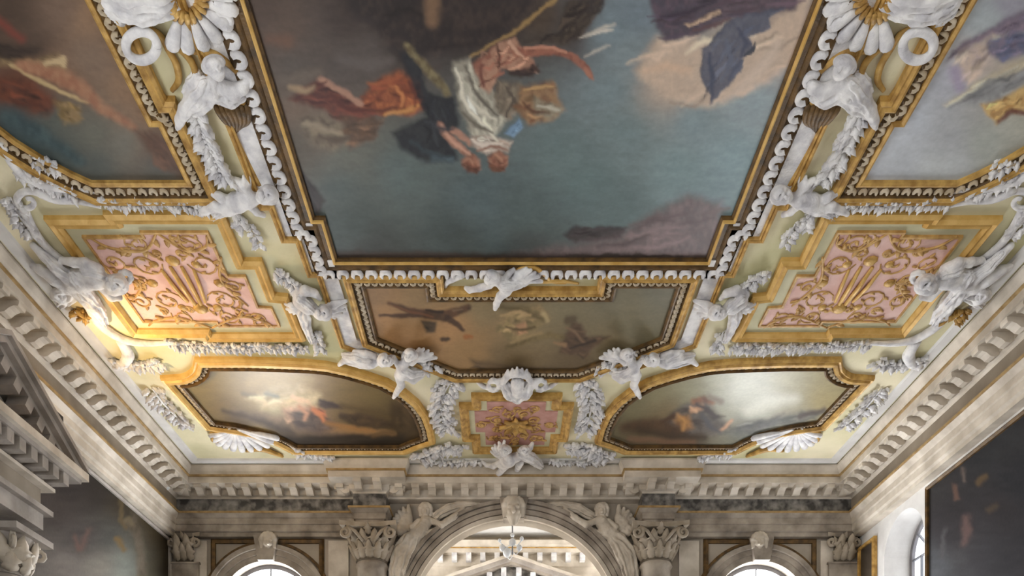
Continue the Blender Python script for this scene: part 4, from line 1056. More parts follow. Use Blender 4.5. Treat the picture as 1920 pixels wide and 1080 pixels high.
# ---------------- the two canvases before the end wall
low_px = [(341,718)]+[(356,717),(370,713),(382,706),(391,697),(394,686)]+[(470,686),(557,689),(578,690),(610,693),(647,701),(682,711),(712,721),(740,737),(761,754),(777,775),(787,800),(791,818),(768,826),(749,834),(557,834),(535,822),(508,811),(470,801),(443,795),(402,789)]
LB = [(380,720,(136,120,86)),(420,700,(142,128,94)),(500,690,(160,144,108)),(600,700,(146,124,90)),(700,730,(116,102,72)),(760,770,(92,78,56)),(640,740,(124,108,76)),(540,730,(196,182,150)),(520,755,(170,166,140)),(560,760,(190,164,136)),
 (480,740,(150,132,96)),(420,760,(120,102,72)),(450,790,(78,64,48)),(600,790,(130,108,88)),(700,800,(72,60,46)),(760,810,(60,50,40)),(600,830,(50,42,36)),(680,830,(48,40,34)),(540,820,(60,50,42)),(650,775,(110,92,66))]
LM = [('s',[(455,735,4),(490,745,6),(505,738,4)],(112,104,84),5,None), ('s',[(440,772,5),(500,785,10),(560,800,14),(640,808,10)],(112,96,86),10,(140,120,106)),
 ('p',[(520,750),(560,740),(590,760),(580,785),(540,790)],(204,170,150),8,(176,140,124)), ('p',[(580,758),(610,768),(612,786),(585,784)],(190,122,92),5,(164,98,72)),
 ('s',[(592,752,4),(612,758,6),(632,760,3)],(70,56,56),4,None), ('s',[(640,778,5),(690,790,6),(740,796,4)],(62,50,42),5,None), ('s',[(600,800,6),(660,806,7),(740,812,4)],(146,116,84),5,None),
 ('p',[(735,755),(780,760),(792,815),(750,815),(730,790)],(70,58,44),10,None), ('s',[(420,770,4),(460,778,5)],(76,64,52),5,None), ('p',[(530,815),(760,812),(760,840),(555,840)],(46,40,36),8,None)]
LM += [('s',[(470,715,6),(520,705,12),(580,712,8)],(170,152,112),12,None), ('p',[(470,745),(510,728),(560,722),(600,738),(590,756),(530,760),(490,764)],(206,192,162),12,(182,166,134)),
 ('p',[(540,772),(575,764),(604,780),(640,798),(600,812),(556,802)],(96,84,84),8,(70,60,60)), ('s',[(548,742,3),(562,750,5),(580,752,3)],(226,196,172),4,None), ('s',[(600,748,3),(622,756,4),(640,764,2)],(58,46,48),4,None), ('s',[(586,766,3),(600,776,5),(606,788,3)],(206,132,92),4,None),
 ('s',[(560,760,3),(574,772,4),(570,784,3)],(196,150,128),4,None), ('p',[(640,780),(680,772),(720,788),(700,800),(660,798)],(64,52,42),7,(86,70,52)), ('s',[(612,792,4),(650,800,5),(700,806,3)],(150,112,72),5,None), ('s',[(470,782,4),(510,796,8),(550,812,6)],(70,60,54),7,None),
 ('s',[(700,815,4),(735,808,5)],(104,82,58),5,None), ('s',[(500,736,3),(520,742,4)],(120,128,122),5,None), ('s',[(640,760,4),(690,770,5),(730,784,3)],(90,76,54),6,None)]
GB = [(1220,720,(142,136,110)),(1180,760,(128,122,98)),(1280,700,(154,150,126)),(1360,690,(176,176,156)),(1380,730,(196,198,188)),(1420,760,(190,192,182)),(1480,710,(166,160,132)),(1560,710,(164,154,122)),(1540,750,(170,156,118)),  # pale middle is cloud with some window glare painted in
 (1480,760,(170,164,144)),(1250,770,(120,104,80)),(1200,800,(84,72,56)),(1300,820,(76,66,58)),(1400,810,(104,104,98)),(1480,790,(134,128,118)),(1260,830,(92,76,62)),(1340,760,(160,158,146)),(1300,740,(150,146,124))]
GM = [('p',[(1255,775),(1290,755),(1330,750),(1345,775),(1370,800),(1340,815),(1280,812),(1240,800)],(98,92,92),9,(76,68,66)), ('s',[(1300,752,6),(1320,748,7),(1335,753,4)],(112,76,62),5,(150,104,80)),
 ('p',[(1262,782),(1290,776),(1300,800),(1275,805)],(160,118,76),8,(128,92,60)), ('s',[(1296,768,4),(1316,762,5)],(190,150,124),4,None), ('s',[(1352,806,3),(1372,788,3)],(196,156,132),3,None),
 ('s',[(1170,800,8),(1230,795,14),(1270,808,12)],(84,64,50),9,(66,52,44)), ('p',[(1350,810),(1420,795),(1500,770),(1545,768),(1530,785),(1450,800),(1400,825)],(110,112,110),8,(134,134,130)),
 ('s',[(1500,780,5),(1545,766,4)],(86,76,76),5,None), ('s',[(1180,822,5),(1300,826,6)],(116,90,74),6,None)]
GM += [('s',[(1270,776,2),(1284,790,3),(1280,802,2)],(190,142,90),6,None), ('s',[(1306,758,3),(1326,766,5),(1340,780,3)],(70,62,64),4,None), ('s',[(1316,776,3),(1330,796,5),(1350,808,3)],(84,84,92),5,None), ('s',[(1240,790,3),(1262,778,5)],(74,54,42),5,None), ('s',[(1294,762,2),(1304,770,3)],(206,166,138),3,None),
 ('s',[(1200,806,5),(1260,816,6),(1320,818,5)],(66,54,46),7,None), ('p',[(1370,806),(1400,790),(1440,784),(1470,774),(1450,796),(1410,812)],(92,92,94),7,(116,116,114)), ('s',[(1400,770,8),(1440,752,12),(1490,746,8)],(206,206,198),12,None), ('s',[(1330,742,4),(1350,750,6)],(132,120,110),6,None)]
for sg in (-1, 1):
    P = [C2(x, y) for x, y in low_px]
    if sg > 0: P = [(2*XC-x, y) for x, y in P]
    t = thing('ceiling_painting', 'glowing cloud canvas in scalloped gilt frame before the end wall, warm-lit left one' if sg < 0 else 'cool white cloud and glare canvas in scalloped gilt frame before the end wall, right one', 'painting', (P[0][0], 10.8, ZC))
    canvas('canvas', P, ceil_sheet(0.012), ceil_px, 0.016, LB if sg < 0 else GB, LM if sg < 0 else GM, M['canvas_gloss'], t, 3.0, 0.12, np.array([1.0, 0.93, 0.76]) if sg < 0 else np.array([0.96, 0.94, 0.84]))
    gilt_frame(t, P, [([(-0.02,0.0),(-0.02,0.06),(0.0,0.07),(0.015,0.055),(0.02,0.03)], M['gold_dark']),
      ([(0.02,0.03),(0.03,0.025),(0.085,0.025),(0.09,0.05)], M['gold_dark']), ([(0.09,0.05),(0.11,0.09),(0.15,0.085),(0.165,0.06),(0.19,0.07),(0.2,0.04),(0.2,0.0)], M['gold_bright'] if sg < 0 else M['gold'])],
      eggs=[(0.056, 0.092, 0.036, 0.025, EGG_S, 'egg')])

# ---------------- wall canvases
def wall_canvas(label, X, y0, y1, h0, h1, sgn, base, marks, edge, m, gain=None):
    t = thing('wall_painting', label, 'painting', (X, (y0+y1)/2, EYE+h0))
    P = [(y0, h0), (y1, h0), (y1, h1), (y0, h1)]
    to_px = lambda y, h: (VX+X/y*F, VY-h/y*F)
    canvas('canvas', P, lambda y, h: (np.full(np.shape(y), X+sgn*0.03), y, h+EYE), to_px, 0.022, base, marks, M['canvas_wall'], t, 7.0, 0.2, gain)
    v, f = sweep(ccw(P), [(-0.03,0.0),(-0.03,0.06),(0.0,0.075),(0.03,0.05),(0.03,0.0)], True, lambda y, h, d: (X+sgn*d, y, EYE+h)); mk('frame', v, f, edge, t)
wall_canvas('tall dim canvas with pale ghostly figures on the left wall near the corner', XL, 9.1, 13.05, 1.0, 4.80, 1,
  [(130,920,(62,56,54)),(180,930,(58,52,48)),(230,950,(66,58,46)),(290,960,(92,76,44)),(300,1010,(66,56,40)),(150,1010,(78,72,70)),(180,1060,(136,130,120)),(230,1060,(130,134,126)),(120,1060,(128,120,114)),(280,1060,(78,72,56)),(200,1010,(76,76,72)),(310,1060,(52,44,34)),(110,960,(76,68,64)),(200,1150,(110,110,100))],  # paler low down, a sheen painted into the colour
  [('s',[(222,930,4),(224,970,5),(232,990,4)],(104,90,66),4,None), ('s',[(250,960,5),(246,990,8),(256,1010,7),(262,1060,9),(262,1090,9)],(112,102,88),6,(90,80,66)), ('s',[(136,1006,4),(146,1030,6),(152,1020,4),(162,995,3)],(112,88,80),7,None), ('s',[(235,975,6),(245,985,4)],(118,106,84),4,None), ('s',[(216,1010,5),(230,1030,4)],(120,98,60),5,None)], M['stone_grey'], None, 0.7)
wall_canvas('large near-black canvas with faint figures on the right wall', XR, 6.6, 10.93, 0.6, 4.74, -1,
  [(1760,920,(62,60,60)),(1800,960,(56,52,54)),(1850,850,(58,58,60)),(1900,800,(62,62,64)),(1880,960,(58,54,56)),(1800,1040,(72,70,72)),(1850,1040,(64,62,66)),(1900,1040,(56,54,58)),(1770,1060,(92,94,98)),(1910,900,(52,52,56)),(1780,1000,(58,54,56)),(1850,1150,(80,80,84))],
  [('s',[(1792,910,4),(1798,935,5)],(110,86,76),4,None), ('s',[(1812,880,3),(1814,900,4)],(110,98,92),4,None), ('s',[(1816,970,6),(1818,1000,8),(1812,1020,5)],(112,90,86),8,None), ('s',[(1840,905,6),(1850,895,6)],(104,86,64),5,None), ('s',[(1855,960,5),(1870,950,5)],(86,74,62),5,None), ('s',[(1775,990,3),(1772,1040,5)],(90,88,90),5,None)], M['gold_dark'], None, 0.72)
wall_canvas('narrow strip of dark canvas in gilt frame between corner and arched niche', XR, 12.50, 13.0, 1.0, 4.62, -1,
  [(1620,1000,(72,64,56)),(1630,1060,(84,74,62)),(1640,980,(60,54,50))], [], M['gold'], None)
from mathutils.geometry import tessellate_polygon

# ================================================================== PINK ARABESQUE PANELS
def spiral(cx, cy, a0, r0, turns, hand, n=16, tail=None):
    """points of a scroll starting at its outer end"""
    out = [] if tail is None else [tail]
    for i in range(n+1):
        t = i/n; a = a0+hand*2*PI*turns*t; r = r0*(1-0.82*t)
        out.append((cx+math.cos(a)*r, cy+math.sin(a)*r))
    return out
def add_scroll(parent, pts, r, m, nm='scroll', d=0.03, leaves=None):
    P = smooth_path(pts, 2) if len(pts) < 12 else [np.array(p) for p in pts]
    n = len(P); v, f = tube([(p[0], p[1], ZC-d) for p in P], [r*(0.55+0.6*math.sin(PI*min(1, i/n*0.9+0.1))) for i in range(n)], 6, 0.9)
    o = mk(nm, v, f, m, parent, True)
    if leaves:
        for i in range(2, n-2, leaves):
            dx, dy = P[i+1]-P[i-1]; a = math.atan2(dy, dx)+random.choice((-0.9, 0.9))
            inst('leaf', LEAF_O, frame_on_ceiling(P[i], (math.cos(a), math.sin(a)), r*6.5, d), o)
    return o
pink_outer = [(-4.40,7.43),(-3.80,7.43),(-3.80,7.37),(-2.64,7.37),(-2.66,7.98),(-2.47,7.98),(-2.49,8.50),(-2.35,8.52),(-2.35,9.30),(-3.55,9.30),(-3.55,9.22),(-4.40,9.22)]
pink_outer = [(u-0.21+0.21, y) for u, y in pink_outer]
for sg, side, hint in ((-1,'left','warm-lit'),(1,'right','cool-lit')):
    P = [((x if sg < 0 else 2*XC-x), y) for x, y in pink_outer]
    cx = sum(p[0] for p in P)/len(P)
    t = thing('arabesque_panel', 'pink arabesque panel in stepped gilt frame on the %s of the ceiling' % side, 'ceiling panel', (cx, 8.3, ZC))
    Q = ccw(P)
    gb = M['gold_bright']
    v, f = sweep(Q, [(0.0,0.0),(0.0,0.045),(-0.03,0.075),(-0.06,0.05),(-0.09,0.065),(-0.115,0.03),(-0.115,0.0)], True, ceil_map); mk('frame', v, f, gb, t)
    inn = [tuple(p) for p in offset(Q, -0.11, True)]; k = len(inn)
    def slab(nm, pts, d, m):
        k = len(pts); v = [(x, y, ZC-d) for x, y in pts]+[(x, y, ZC) for x, y in pts]
        fs = [tuple(q) for q in tessellate_polygon([[Vector((x, y, 0)) for x, y in pts]])]
        return mk(nm, v, fs+[(i,(i+1)%k,k+(i+1)%k,k+i) for i in range(k)], m, t)
    slab('panel_margin', inn, 0.008, M['margin'])
    pk = [tuple(p) for p in offset(Q, -0.25, True)]
    slab('panel_ground', pk, 0.02, M['pink'])
    v, f = sweep(pk, [(0.012,0.008),(0.012,0.035),(-0.012,0.035),(-0.012,0.008)], True, ceil_map); mk('edge_line', v, f, M['scroll_line'], t)
    mx = lambda x: x if sg < 0 else 2*XC-x
    # arabesque about the panel's own middle axis
    X0, Y0 = -3.40, 8.33
    for ax in (-1, 1):
        for ay in (-1, 1):
            for (qx, qy, a0, r, tn, hd) in ((0.30,0.28,PI,0.17,1.4,1),(0.62,0.30,0.4,0.14,1.5,-1),(0.26,0.56,-0.6,0.13,1.5,1),(0.58,0.58,2.2,0.12,1.4,-1),(0.50,0.06,PI,0.10,1.3,1),(0.13,0.44,0.9,0.08,1.2,-1),(0.82,0.22,0.2,0.10,1.3,1),(0.84,0.50,2.6,0.10,1.3,-1),(0.44,0.44,1.2,0.07,1.1,1),(0.74,0.42,-0.8,0.07,1.1,1),(0.40,0.70,0.3,0.07,1.1,-1),(0.16,0.62,1.9,0.07,1.1,1),(0.72,0.68,0.8,0.06,1.1,1)):
                x, y = X0+ax*qx, Y0+ay*qy
                if sdf_poly(np.array([mx(x)]), np.array([y]), pk)[0] > -0.08: continue
                aa = a0 if ax > 0 else PI-a0
                aa = aa if ay > 0 else -aa
                pts = [(mx(a), b) for a, b in spiral(x, y, aa, r, tn, hd*ax*ay, 16)]
                add_scroll(t, pts, 0.0105, M['scroll_line'], 'scroll', 0.022, 3)
    # sweeping stems
    for pts in (((-3.40,7.62),(-3.62,7.85),(-3.95,7.82),(-4.10,7.66)), ((-3.40,7.62),(-3.20,7.85),(-2.98,7.80),(-2.92,7.66)), ((-3.40,9.08),(-3.70,8.9),(-4.0,8.95),(-4.12,9.04)), ((-3.40,9.08),(-3.0,8.88),(-2.76,8.95),(-2.66,9.08)),
                ((-4.10,8.1),(-3.9,8.35),(-4.1,8.6)), ((-2.88,7.95),(-3.0,8.3),(-2.85,8.7))):
        add_scroll(t, [(mx(a), b) for a, b in smooth_path(pts, 5)], 0.015, M['scroll_line'], 'stem', 0.026, 3)
    # gilt vase in the middle
    for j, (dx, y0, y1, r) in enumerate(((-0.14,8.12,8.62,0.022),(-0.05,8.08,8.66,0.026),(0.05,8.08,8.66,0.026),(0.14,8.12,8.62,0.022))):
        v, f = tube([(mx(X0+dx*1.2), y0, ZC-0.03), (mx(X0+dx), (y0+y1)/2, ZC-0.045), (mx(X0+dx*0.7), y1, ZC-0.03)], [r*0.7, r, r*0.8], 8); mk('vase_flute', v, f, gb, t, True)
    for (dx, y, r) in ((0,8.0,0.075),(-0.22,8.05,0.05),(0.22,8.05,0.05),(0,8.74,0.085),(-0.2,8.72,0.05),(0.2,8.72,0.05),(-0.36,8.33,0.06),(0.36,8.33,0.06)):
        inst('vase_knob', BALL_G, Matrix.Translation((mx(X0+dx), y, ZC-0.025)) @ Matrix.Diagonal((r, r, r*0.5, 1)), t)

# small pink panel before the arch
t = thing('arabesque_panel', 'small pink arabesque panel in gilt frame above the central arch', 'ceiling panel', (XC, 11.3, ZC))
P = sym([(-0.80,10.72),(-0.62,10.72),(-0.62,10.48),(0.62,10.48),(0.62,10.72),(0.80,10.72),(0.80,11.72),(0.66,11.72),(0.66,12.10),(-0.66,12.10),(-0.66,11.72),(-0.80,11.72)])
Q = ccw(P)
v, f = sweep(Q, [(0.0,0.0),(0.0,0.05),(-0.03,0.08),(-0.07,0.05),(-0.1,0.065),(-0.13,0.03),(-0.13,0.0)], True, ceil_map); mk('frame', v, f, M['gold'], t)
slab('panel_margin', [tuple(p) for p in offset(Q, -0.12, True)], 0.008, M['margin'])
pk = [tuple(p) for p in offset(Q, -0.21, True)]; slab('panel_ground', pk, 0.02, M['pink_shaded'])
for k in range(14):
    x, y = XC+(-0.52+0.26*(k%5)), 10.86+0.42*(k//5)
    if sdf_poly(np.array([x]), np.array([y]), pk)[0] < -0.05: add_scroll(t, spiral(x, y, k*1.3, 0.085, 1.2, 1 if k % 2 else -1, 12), 0.011, M['scroll_line'], 'scroll', 0.024, 4)
for k in range(8):
    a = 2*PI*k/8+PI/8
    for q, (rr, r, tn) in enumerate(((0.30,0.11,1.4),(0.50,0.08,1.2))):
        x, y = XC+math.cos(a+q*0.4)*rr, 11.28+math.sin(a+q*0.4)*rr*1.1
        if sdf_poly(np.array([x]), np.array([y]), pk)[0] > -0.06: continue
        add_scroll(t, spiral(x, y, a+PI/2, r, tn, 1 if k % 2 else -1, 14), 0.014, M['scroll_line'], 'scroll', 0.026, 5)
for k in range(8):
    a = 2*PI*k/8; inst('rosette_leaf', LEAF_G, frame_on_ceiling((XC+math.cos(a)*0.03, 11.28+math.sin(a)*0.03), (math.cos(a), math.sin(a)), 0.22, 0.03), t)
inst('rosette_boss', BALL_G, Matrix.Translation((XC, 11.28, ZC-0.04)) @ Matrix.Diagonal((0.07,0.07,0.05,1)), t)

# ================================================================== STUCCO ORNAMENT
def SC(x, y): return H/(VY-y)        # metres per picture point across, on the ceiling
def pathpts(pts, n=8): return smooth_path(pts, n)
def garland(label, pts, count, size, mirror=False, spread=0.5, cat='garland', mesh=None, core=True, stem=2.2, width=0.0, name='stucco_garland', group=None):
    """leafy stucco along a line of picture points (x, y)"""
    P = [C(p[0], p[1], 0.02) for p in smooth_path(pts, 8)]
    if mirror: P = [mir(p) for p in P]
    mid = P[len(P)//2]
    t = thing(name, label, cat, (mid.x, mid.y, ZC), group)
    sc_ = SC(0, pts[len(pts)//2][1])
    if core:
        v, f = tube(P, [stem*sc_*(0.6+0.5*math.sin(PI*i/(len(P)-1))) for i in range(len(P))], 6, 0.8); mk('stem', v, f, M['stucco'], t, True)
    L = [0]
    for i in range(len(P)-1): L.append(L[-1]+(P[i+1]-P[i]).length)
    count = int(count*2.1); size = size*0.72
    for k in range(count):
        s = (k+0.5)/count*L[-1]; i = max(j for j in range(len(L)-1) if L[j] <= s)
        q = P[i].lerp(P[i+1], (s-L[i])/max(1e-6, L[i+1]-L[i])); d = (P[i+1]-P[i]).normalized()
        nx = Vector((-d.y, d.x, 0)); sgn = 1 if k % 2 else -1
        off = nx*(sgn*random.uniform(0.0, width)*sc_)
        a = math.atan2(d.y, d.x)+sgn*random.uniform(0.35, 1.5)*spread*2
        s_ = size*sc_*random.uniform(0.75, 1.2)
        me = mesh or (LEAF if random.random() < 0.65 else LEAF_W)
        inst('leaf', me, frame_on_ceiling((q+off)[:2], (math.cos(a), math.sin(a)), s_, random.uniform(0.0, 0.05), 1.9), t)
        if k % 5 == 2:
            r = size*sc_*0.17; inst('bud', BALL, Matrix.Translation((q.x-off.x, q.y-off.y, ZC-0.05)) @ Matrix.Diagonal((r,r,r,1)), t)
    return t
def scroll(label, pts, mirror=False, m=None, name='stucco_scroll', cat='scroll ornament', parent=None, flat=0.8, seg=8):
    """tapered moulded scroll through (x, y, relief, radius) picture points"""
    P = smooth_path(pts, 6); V = []; R = []
    for x, y, d, r in P:
        k = SC(0, y); p = C(x, y, max(0.0, d*k)); V.append(mir(p) if mirror else p); R.append(max(0.004, r*k))
    v, f = tube(V, R, seg, flat)
    if parent is not None: return mk(name, v, f, m or M['stucco'], parent, True)
    mid = V[len(V)//2]; o = mk(name, v, f, m or M['stucco'], None, True, origin=(mid.x, mid.y, ZC)); prop(o, label, cat); return o
def volute_px(x, y, r, a0, turns, hand, tail=(), w=4.0, n=14):
    """picture-point spiral that ends a scroll"""
    out = list(tail)
    for i in range(n+1):
        t = i/n; a = a0+hand*2*PI*turns*t; q = r*(1-0.78*t); out.append((x+math.cos(a)*q, y+math.sin(a)*q*0.8, 5+6*t, w*(1-0.45*t)))
    return out
def head(x, y, s, d=8, turn=0.0, ang=0.0):
    """putto head: skull, cheeks, nose, chin, eye hollows, mouth, curls; ang turns the face in the ceiling plane (0 = chin down in the picture)"""
    s = s*1.12; ca, sa = math.cos(ang), math.sin(ang)
    def T(a, b, c, r): return (x+(a*ca-b*sa)*s, y+(a*sa+b*ca)*s*0.85, d+c*s, r*s)
    g = [(*T(0,-0.15,0,0.92),*T(0,0.3,0.1,0.76)), (*T(0,0.8,0.2,0.36),*T(0,0.9,0.2,0.32)), (*T(turn,0.12,0.82,0.16),*T(turn,0.42,1.02,0.2)),
         (*T(-0.45,0.48,0.5,0.3),*T(-0.4,0.52,0.5,0.3)), (*T(0.45,0.48,0.5,0.3),*T(0.4,0.52,0.5,0.3)), (*T(-0.5,-0.08,0.72,0.15),*T(0.5,-0.08,0.72,0.15)), (*T(-0.2,0.72,0.62,0.11),*T(0.2,0.72,0.62,0.11))]
    g += [(*T(-0.36,0.14,1.0,-0.19),*T(-0.36,0.14,1.2,-0.19)), (*T(0.36,0.14,1.0,-0.19),*T(0.36,0.14,1.2,-0.19)), (*T(-0.2,0.60,0.98,-0.07),*T(0.2,0.60,0.98,-0.07))]
    for k in range(9):
        a = PI*k/8; g.append((*T(-0.9*math.cos(a), -0.2-0.72*math.sin(a), 0.35, 0.24), *T(-1.0*math.cos(a), -0.35-0.8*math.sin(a), 0.0, 0.28)))
    for k in range(5):
        a = PI*(k+0.5)/5; g.append((*T(-0.55*math.cos(a), -0.35-0.35*math.sin(a), 0.7, 0.22), *T(-0.5*math.cos(a), -0.5-0.35*math.sin(a), 0.6, 0.22)))
    return g
def figure(label, segs, mirror=False, vox=0.0095, name='stucco_figure', cat='sculpture', bumps=0.003, m=None):
    return fuse(name, px_caps(segs, 'C', mirror), m or M['stucco'], vox, label=label, cat=cat, bumps=bumps)

for mirror, side, oth in ((False,'left','left'), (True,'right','right')):
    # ---- carved strip between the big canvas and the side canvas
    t = thing('stucco_shell', 'great fluted white shell with gilt rim beside the huge canvas, top %s' % side, 'shell ornament', (mir(C(340,20)) if mirror else C(340,20)))
    for k in range(8):          # white flutes hanging from a gilt collar
        a2 = math.radians(-28+k*19.5)
        x0, y0 = 348+40*math.cos(a2), -2+42*math.sin(a2); x1, y1 = 350+84*math.cos(a2), 0+88*math.sin(a2)
        scroll('', [(x0,y0,8,7),((x0+x1)/2,(y0+y1)/2,14,11),(x1,y1,12,13.5),(x1+1,y1+1,9,13)], mirror, M['stucco'], 'flute', parent=t, flat=0.75)
    for k in range(13):
        a2 = math.radians(-20+k*18); x0, y0 = 350+18*math.cos(a2), -2+20*math.sin(a2); x1, y1 = 350+42*math.cos(a2), -2+46*math.sin(a2)
        scroll('', [(x0,y0,6,4),((x0+x1)/2,(y0+y1)/2,20,5.5),(x1,y1,12,4.5)], mirror, M['gold'], 'collar_rib', parent=t)
    fuse('drapery', px_caps(chain([(207,2,8,16),(232,14,12,18),(262,20,12,18),(300,14,10,16),(330,10,8,12)],4)+chain([(206,20,8,10),(226,34,10,10),(238,42,8,6)],2.5)+chain([(200,-24,8,20),(240,-16,12,24),(300,-14,12,24)],4), 'C', mirror), M['stucco'], 0.012, t, bumps=0.008)
    scroll('white ring-shaped volute beside the %s side canvas' % side, [(265+29*math.cos(a), 86+27*math.sin(a), 24+3*math.sin(a), 8.5) for a in [2*PI*i/14 for i in range(15)]], mirror, name='ring_volute', cat='scroll ornament')
    scroll('gilt scroll curling over the white ring volute, %s side' % side, [(230,66,3,5),(245,56,6,6),(275,54,6,6),(300,66,5,6),(314,92,5,6),(330,120,5,7),(335,150,5,6),(322,170,4,4)], mirror, M['gold'], 'gilt_scroll')
    scroll('gilt scroll stem running down to the draped bust, %s side' % side, [(318,80,5,5),(345,100,8,6),(362,122,8,7),(368,150,6,5)], mirror, M['gold'], 'gilt_scroll')
    scroll('gilt strap under the fluted shell reaching the egg border, %s side' % side, [(345,92,5,6),(390,98,8,8),(420,112,8,7),(452,142,5,5),(468,156,3,3)], mirror, M['gold'], 'gilt_scroll')
    scroll('inner gilt rail along the %s side canvas' % side, [(268,118,4,8),(292,160,4,8),(316,200,4,8)], mirror, M['gold'], 'gilt_rail', 'moulding')
    # draped bust
    bust = head(404,128,17,26,0.2,-0.5)+chain([(400,146,18,9),(396,164,16,17),(382,180,13,15)])
    bust += chain([(372,168,16,12),(358,186,18,11),(345,206,18,10),(336,226,15,8),(333,240,10,5)])           # arm flung towards the side canvas
    bust += chain([(412,160,16,12),(436,172,18,12),(456,164,15,10),(464,150,10,7)])                            # other arm bent to the border
    bust += chain([(385,158,22,10),(368,182,24,10),(348,206,20,8),(336,228,12,6)], 2.6)+chain([(392,176,16,16),(376,192,14,14),(360,204,10,10)], 3.0)
    bust += chain([(408,176,16,13),(430,186,16,12),(452,178,12,9)], 2.6)+chain([(372,142,8,9),(358,158,10,9),(348,172,8,6)], 2.0)
    figure('white draped bust with outflung arm between the huge canvas and the %s side canvas' % side, bust, mirror)
    t = thing('gilt_basket', 'dark gilt ribbed basket under the draped bust, %s side' % side, 'basket ornament', (mir(C(430,220)) if mirror else C(430,220)))
    for k in range(7):
        x = 404+k*8.5
        scroll('', [(x,184+abs(k-3)*2,6,3),(x+6+(k-3)*1.0,205,15,6),(x+14-(k-3)*1.5,228,12,5),(442-(3-k)*2.5,250-abs(k-3)*4,4,3)], mirror, M['gold_dark'], 'basket_rib', parent=t)
    scroll('', [(400,190,10,4),(425,184,16,4),(462,196,10,4)], mirror, M['gold'], 'basket_rim', parent=t)
    garland('white fern frond trailing below the draped bust, %s side' % side, [(366,205),(378,240),(392,275),(408,310),(428,335)], 34, 30, mirror, 0.55, 'frond ornament', LEAF, name='stucco_frond', width=4)
    scroll('inner gilt rail under the basket towards the corner, %s side' % side, [(440,248,3,6),(462,296,3,6),(486,345,3,6)], mirror, M['gold'], 'gilt_rail', 'moulding')
    # putto in the corner of the big canvas
    pt = head(499,367,15,22,0.1,1.2)+chain([(484,371,14,9),(466,373,16,14),(444,379,15,15),(426,385,12,13)])
    pt += chain([(470,364,16,7),(456,349,15,7),(441,337,10,5)])+chain([(466,384,16,7),(480,397,15,6),(494,403,10,5)])
    pt += chain([(428,389,14,11),(405,387,16,9),(386,394,13,7),(374,401,8,5)])+chain([(430,379,12,10),(412,369,14,8),(396,362,9,5)])
    pt += wing(462, 362, 150, 80, 40, 5, 6, 6)+chain([(452,386,18,8),(430,392,18,9),(408,400,12,6),(398,410,6,4)], 2.2)
    figure('white stucco putto lying at the lower %s corner of the huge canvas' % side, pt, mirror)
    garland('dense white leaf garland under the %s side canvas' % side, [(180,374),(230,378),(300,380),(360,383),(405,388)], 46, 19, mirror, 0.6, width=5)
    garland('small tuft of white leaves below the lying putto, %s side' % side, [(435,395),(450,408),(448,425)], 10, 20, mirror, 0.6, 'leaf tuft', name='stucco_tuft')
    # ---- outer edge above the cornice
    scroll('long white C-scroll sweeping round the outer top corner of the %s pink panel' % side, [(0,262,6,7),(14,292,8,9),(34,318,8,10),(64,340,8,9),(110,352,7,8),(160,356,5,6),(190,362,3,4)], mirror)
    scroll('white S-scroll between the C-scroll and the seated figures, %s side' % side, volute_px(52,378,26,-1.2,1.1,-1,[(190,388,4,4),(150,378,6,6),(105,374,8,8),(75,362,9,9)],7), mirror)
    scroll('white scroll leg dropping to the seated figures, %s side' % side, [(46,392,6,8),(60,425,8,9),(80,455,8,8),(105,478,6,7),(125,492,6,6)], mirror)
    garland('white leaf spray in the outer corner below the %s side canvas' % side, [(30,312),(60,332),(100,345),(140,362)], 22, 22, mirror, 0.6, 'leaf spray', name='stucco_spray', width=8)
    garland('white leaf spray along the cornice above the seated figures, %s side' % side, [(20,370),(40,410),(62,440)], 18, 22, mirror, 0.6, 'leaf spray', name='stucco_spray', width=8)
    garland('small white leaf sprig on the green ground under the notched frame, outer %s' % side, [(60,296),(85,306),(108,312)], 9, 20, mirror, 0.7, 'leaf tuft', name='stucco_tuft', width=6)
    garland('white leaf sprig between the pink panel step and the fillet band, %s side' % side, [(470,420),(478,440),(486,458)], 7, 18, mirror, 0.7, 'leaf tuft', name='stucco_tuft', width=4)
    # seated figures over the cornice
    sg_ = head(216,536,16,40,0.15,0.9)+chain([(200,526,30,10),(180,521,28,18),(154,523,22,20),(130,530,15,17)])
    sg_ += chain([(186,505,28,9),(162,494,27,9),(138,492,22,8),(116,488,14,6)])+chain([(192,540,30,8),(208,557,32,7),(224,557,30,6)])
    sg_ += chain([(132,520,18,16),(106,502,19,12),(83,480,15,9),(64,462,9,7)])+chain([(128,536,16,15),(100,521,17,12),(78,507,13,9),(62,500,8,6)])
    sg_ += chain([(152,545,20,16),(170,565,19,14),(186,584,13,10),(196,604,6,6)], 3.2)+chain([(160,508,34,8),(186,514,36,7),(204,522,30,5)], 2.0)
    sg_ += chain([(140,520,30,10),(158,542,30,9),(176,564,24,6)], 2.6)+chain([(124,515,24,9),(100,498,24,8),(78,476,18,5)], 2.4)+chain([(138,548,14,12),(122,560,14,10),(112,570,8,7)], 2.4)
    sg_ += [(234+12*math.cos(a), 520+10*math.sin(a), 30, 4.2, 234+12*math.cos(a+0.8), 520+10*math.sin(a+0.8), 30, 4.2) for a in [0.8*i for i in range(8)]]
    sg_ += head(112,556,12,20,0,-0.6)
    figure('white seated stucco figures leaning out over the %s cornice beside the pink panel' % side, sg_, mirror, 0.0105, bumps=0.004)
    garland('patch of gilt leaves below the seated figures, %s side' % side, [(140,578),(152,588),(164,596)], 9, 22, mirror, 0.8, 'leaf tuft', LEAF_G, False, name='gilt_tuft', width=8)
    scroll('white scroll sweeping under the outer edge of the %s pink panel' % side, [(165,575,5,8),(182,602,6,9),(205,622,6,9),(235,638,6,8),(275,644,5,6),(330,642,3,4)], mirror)
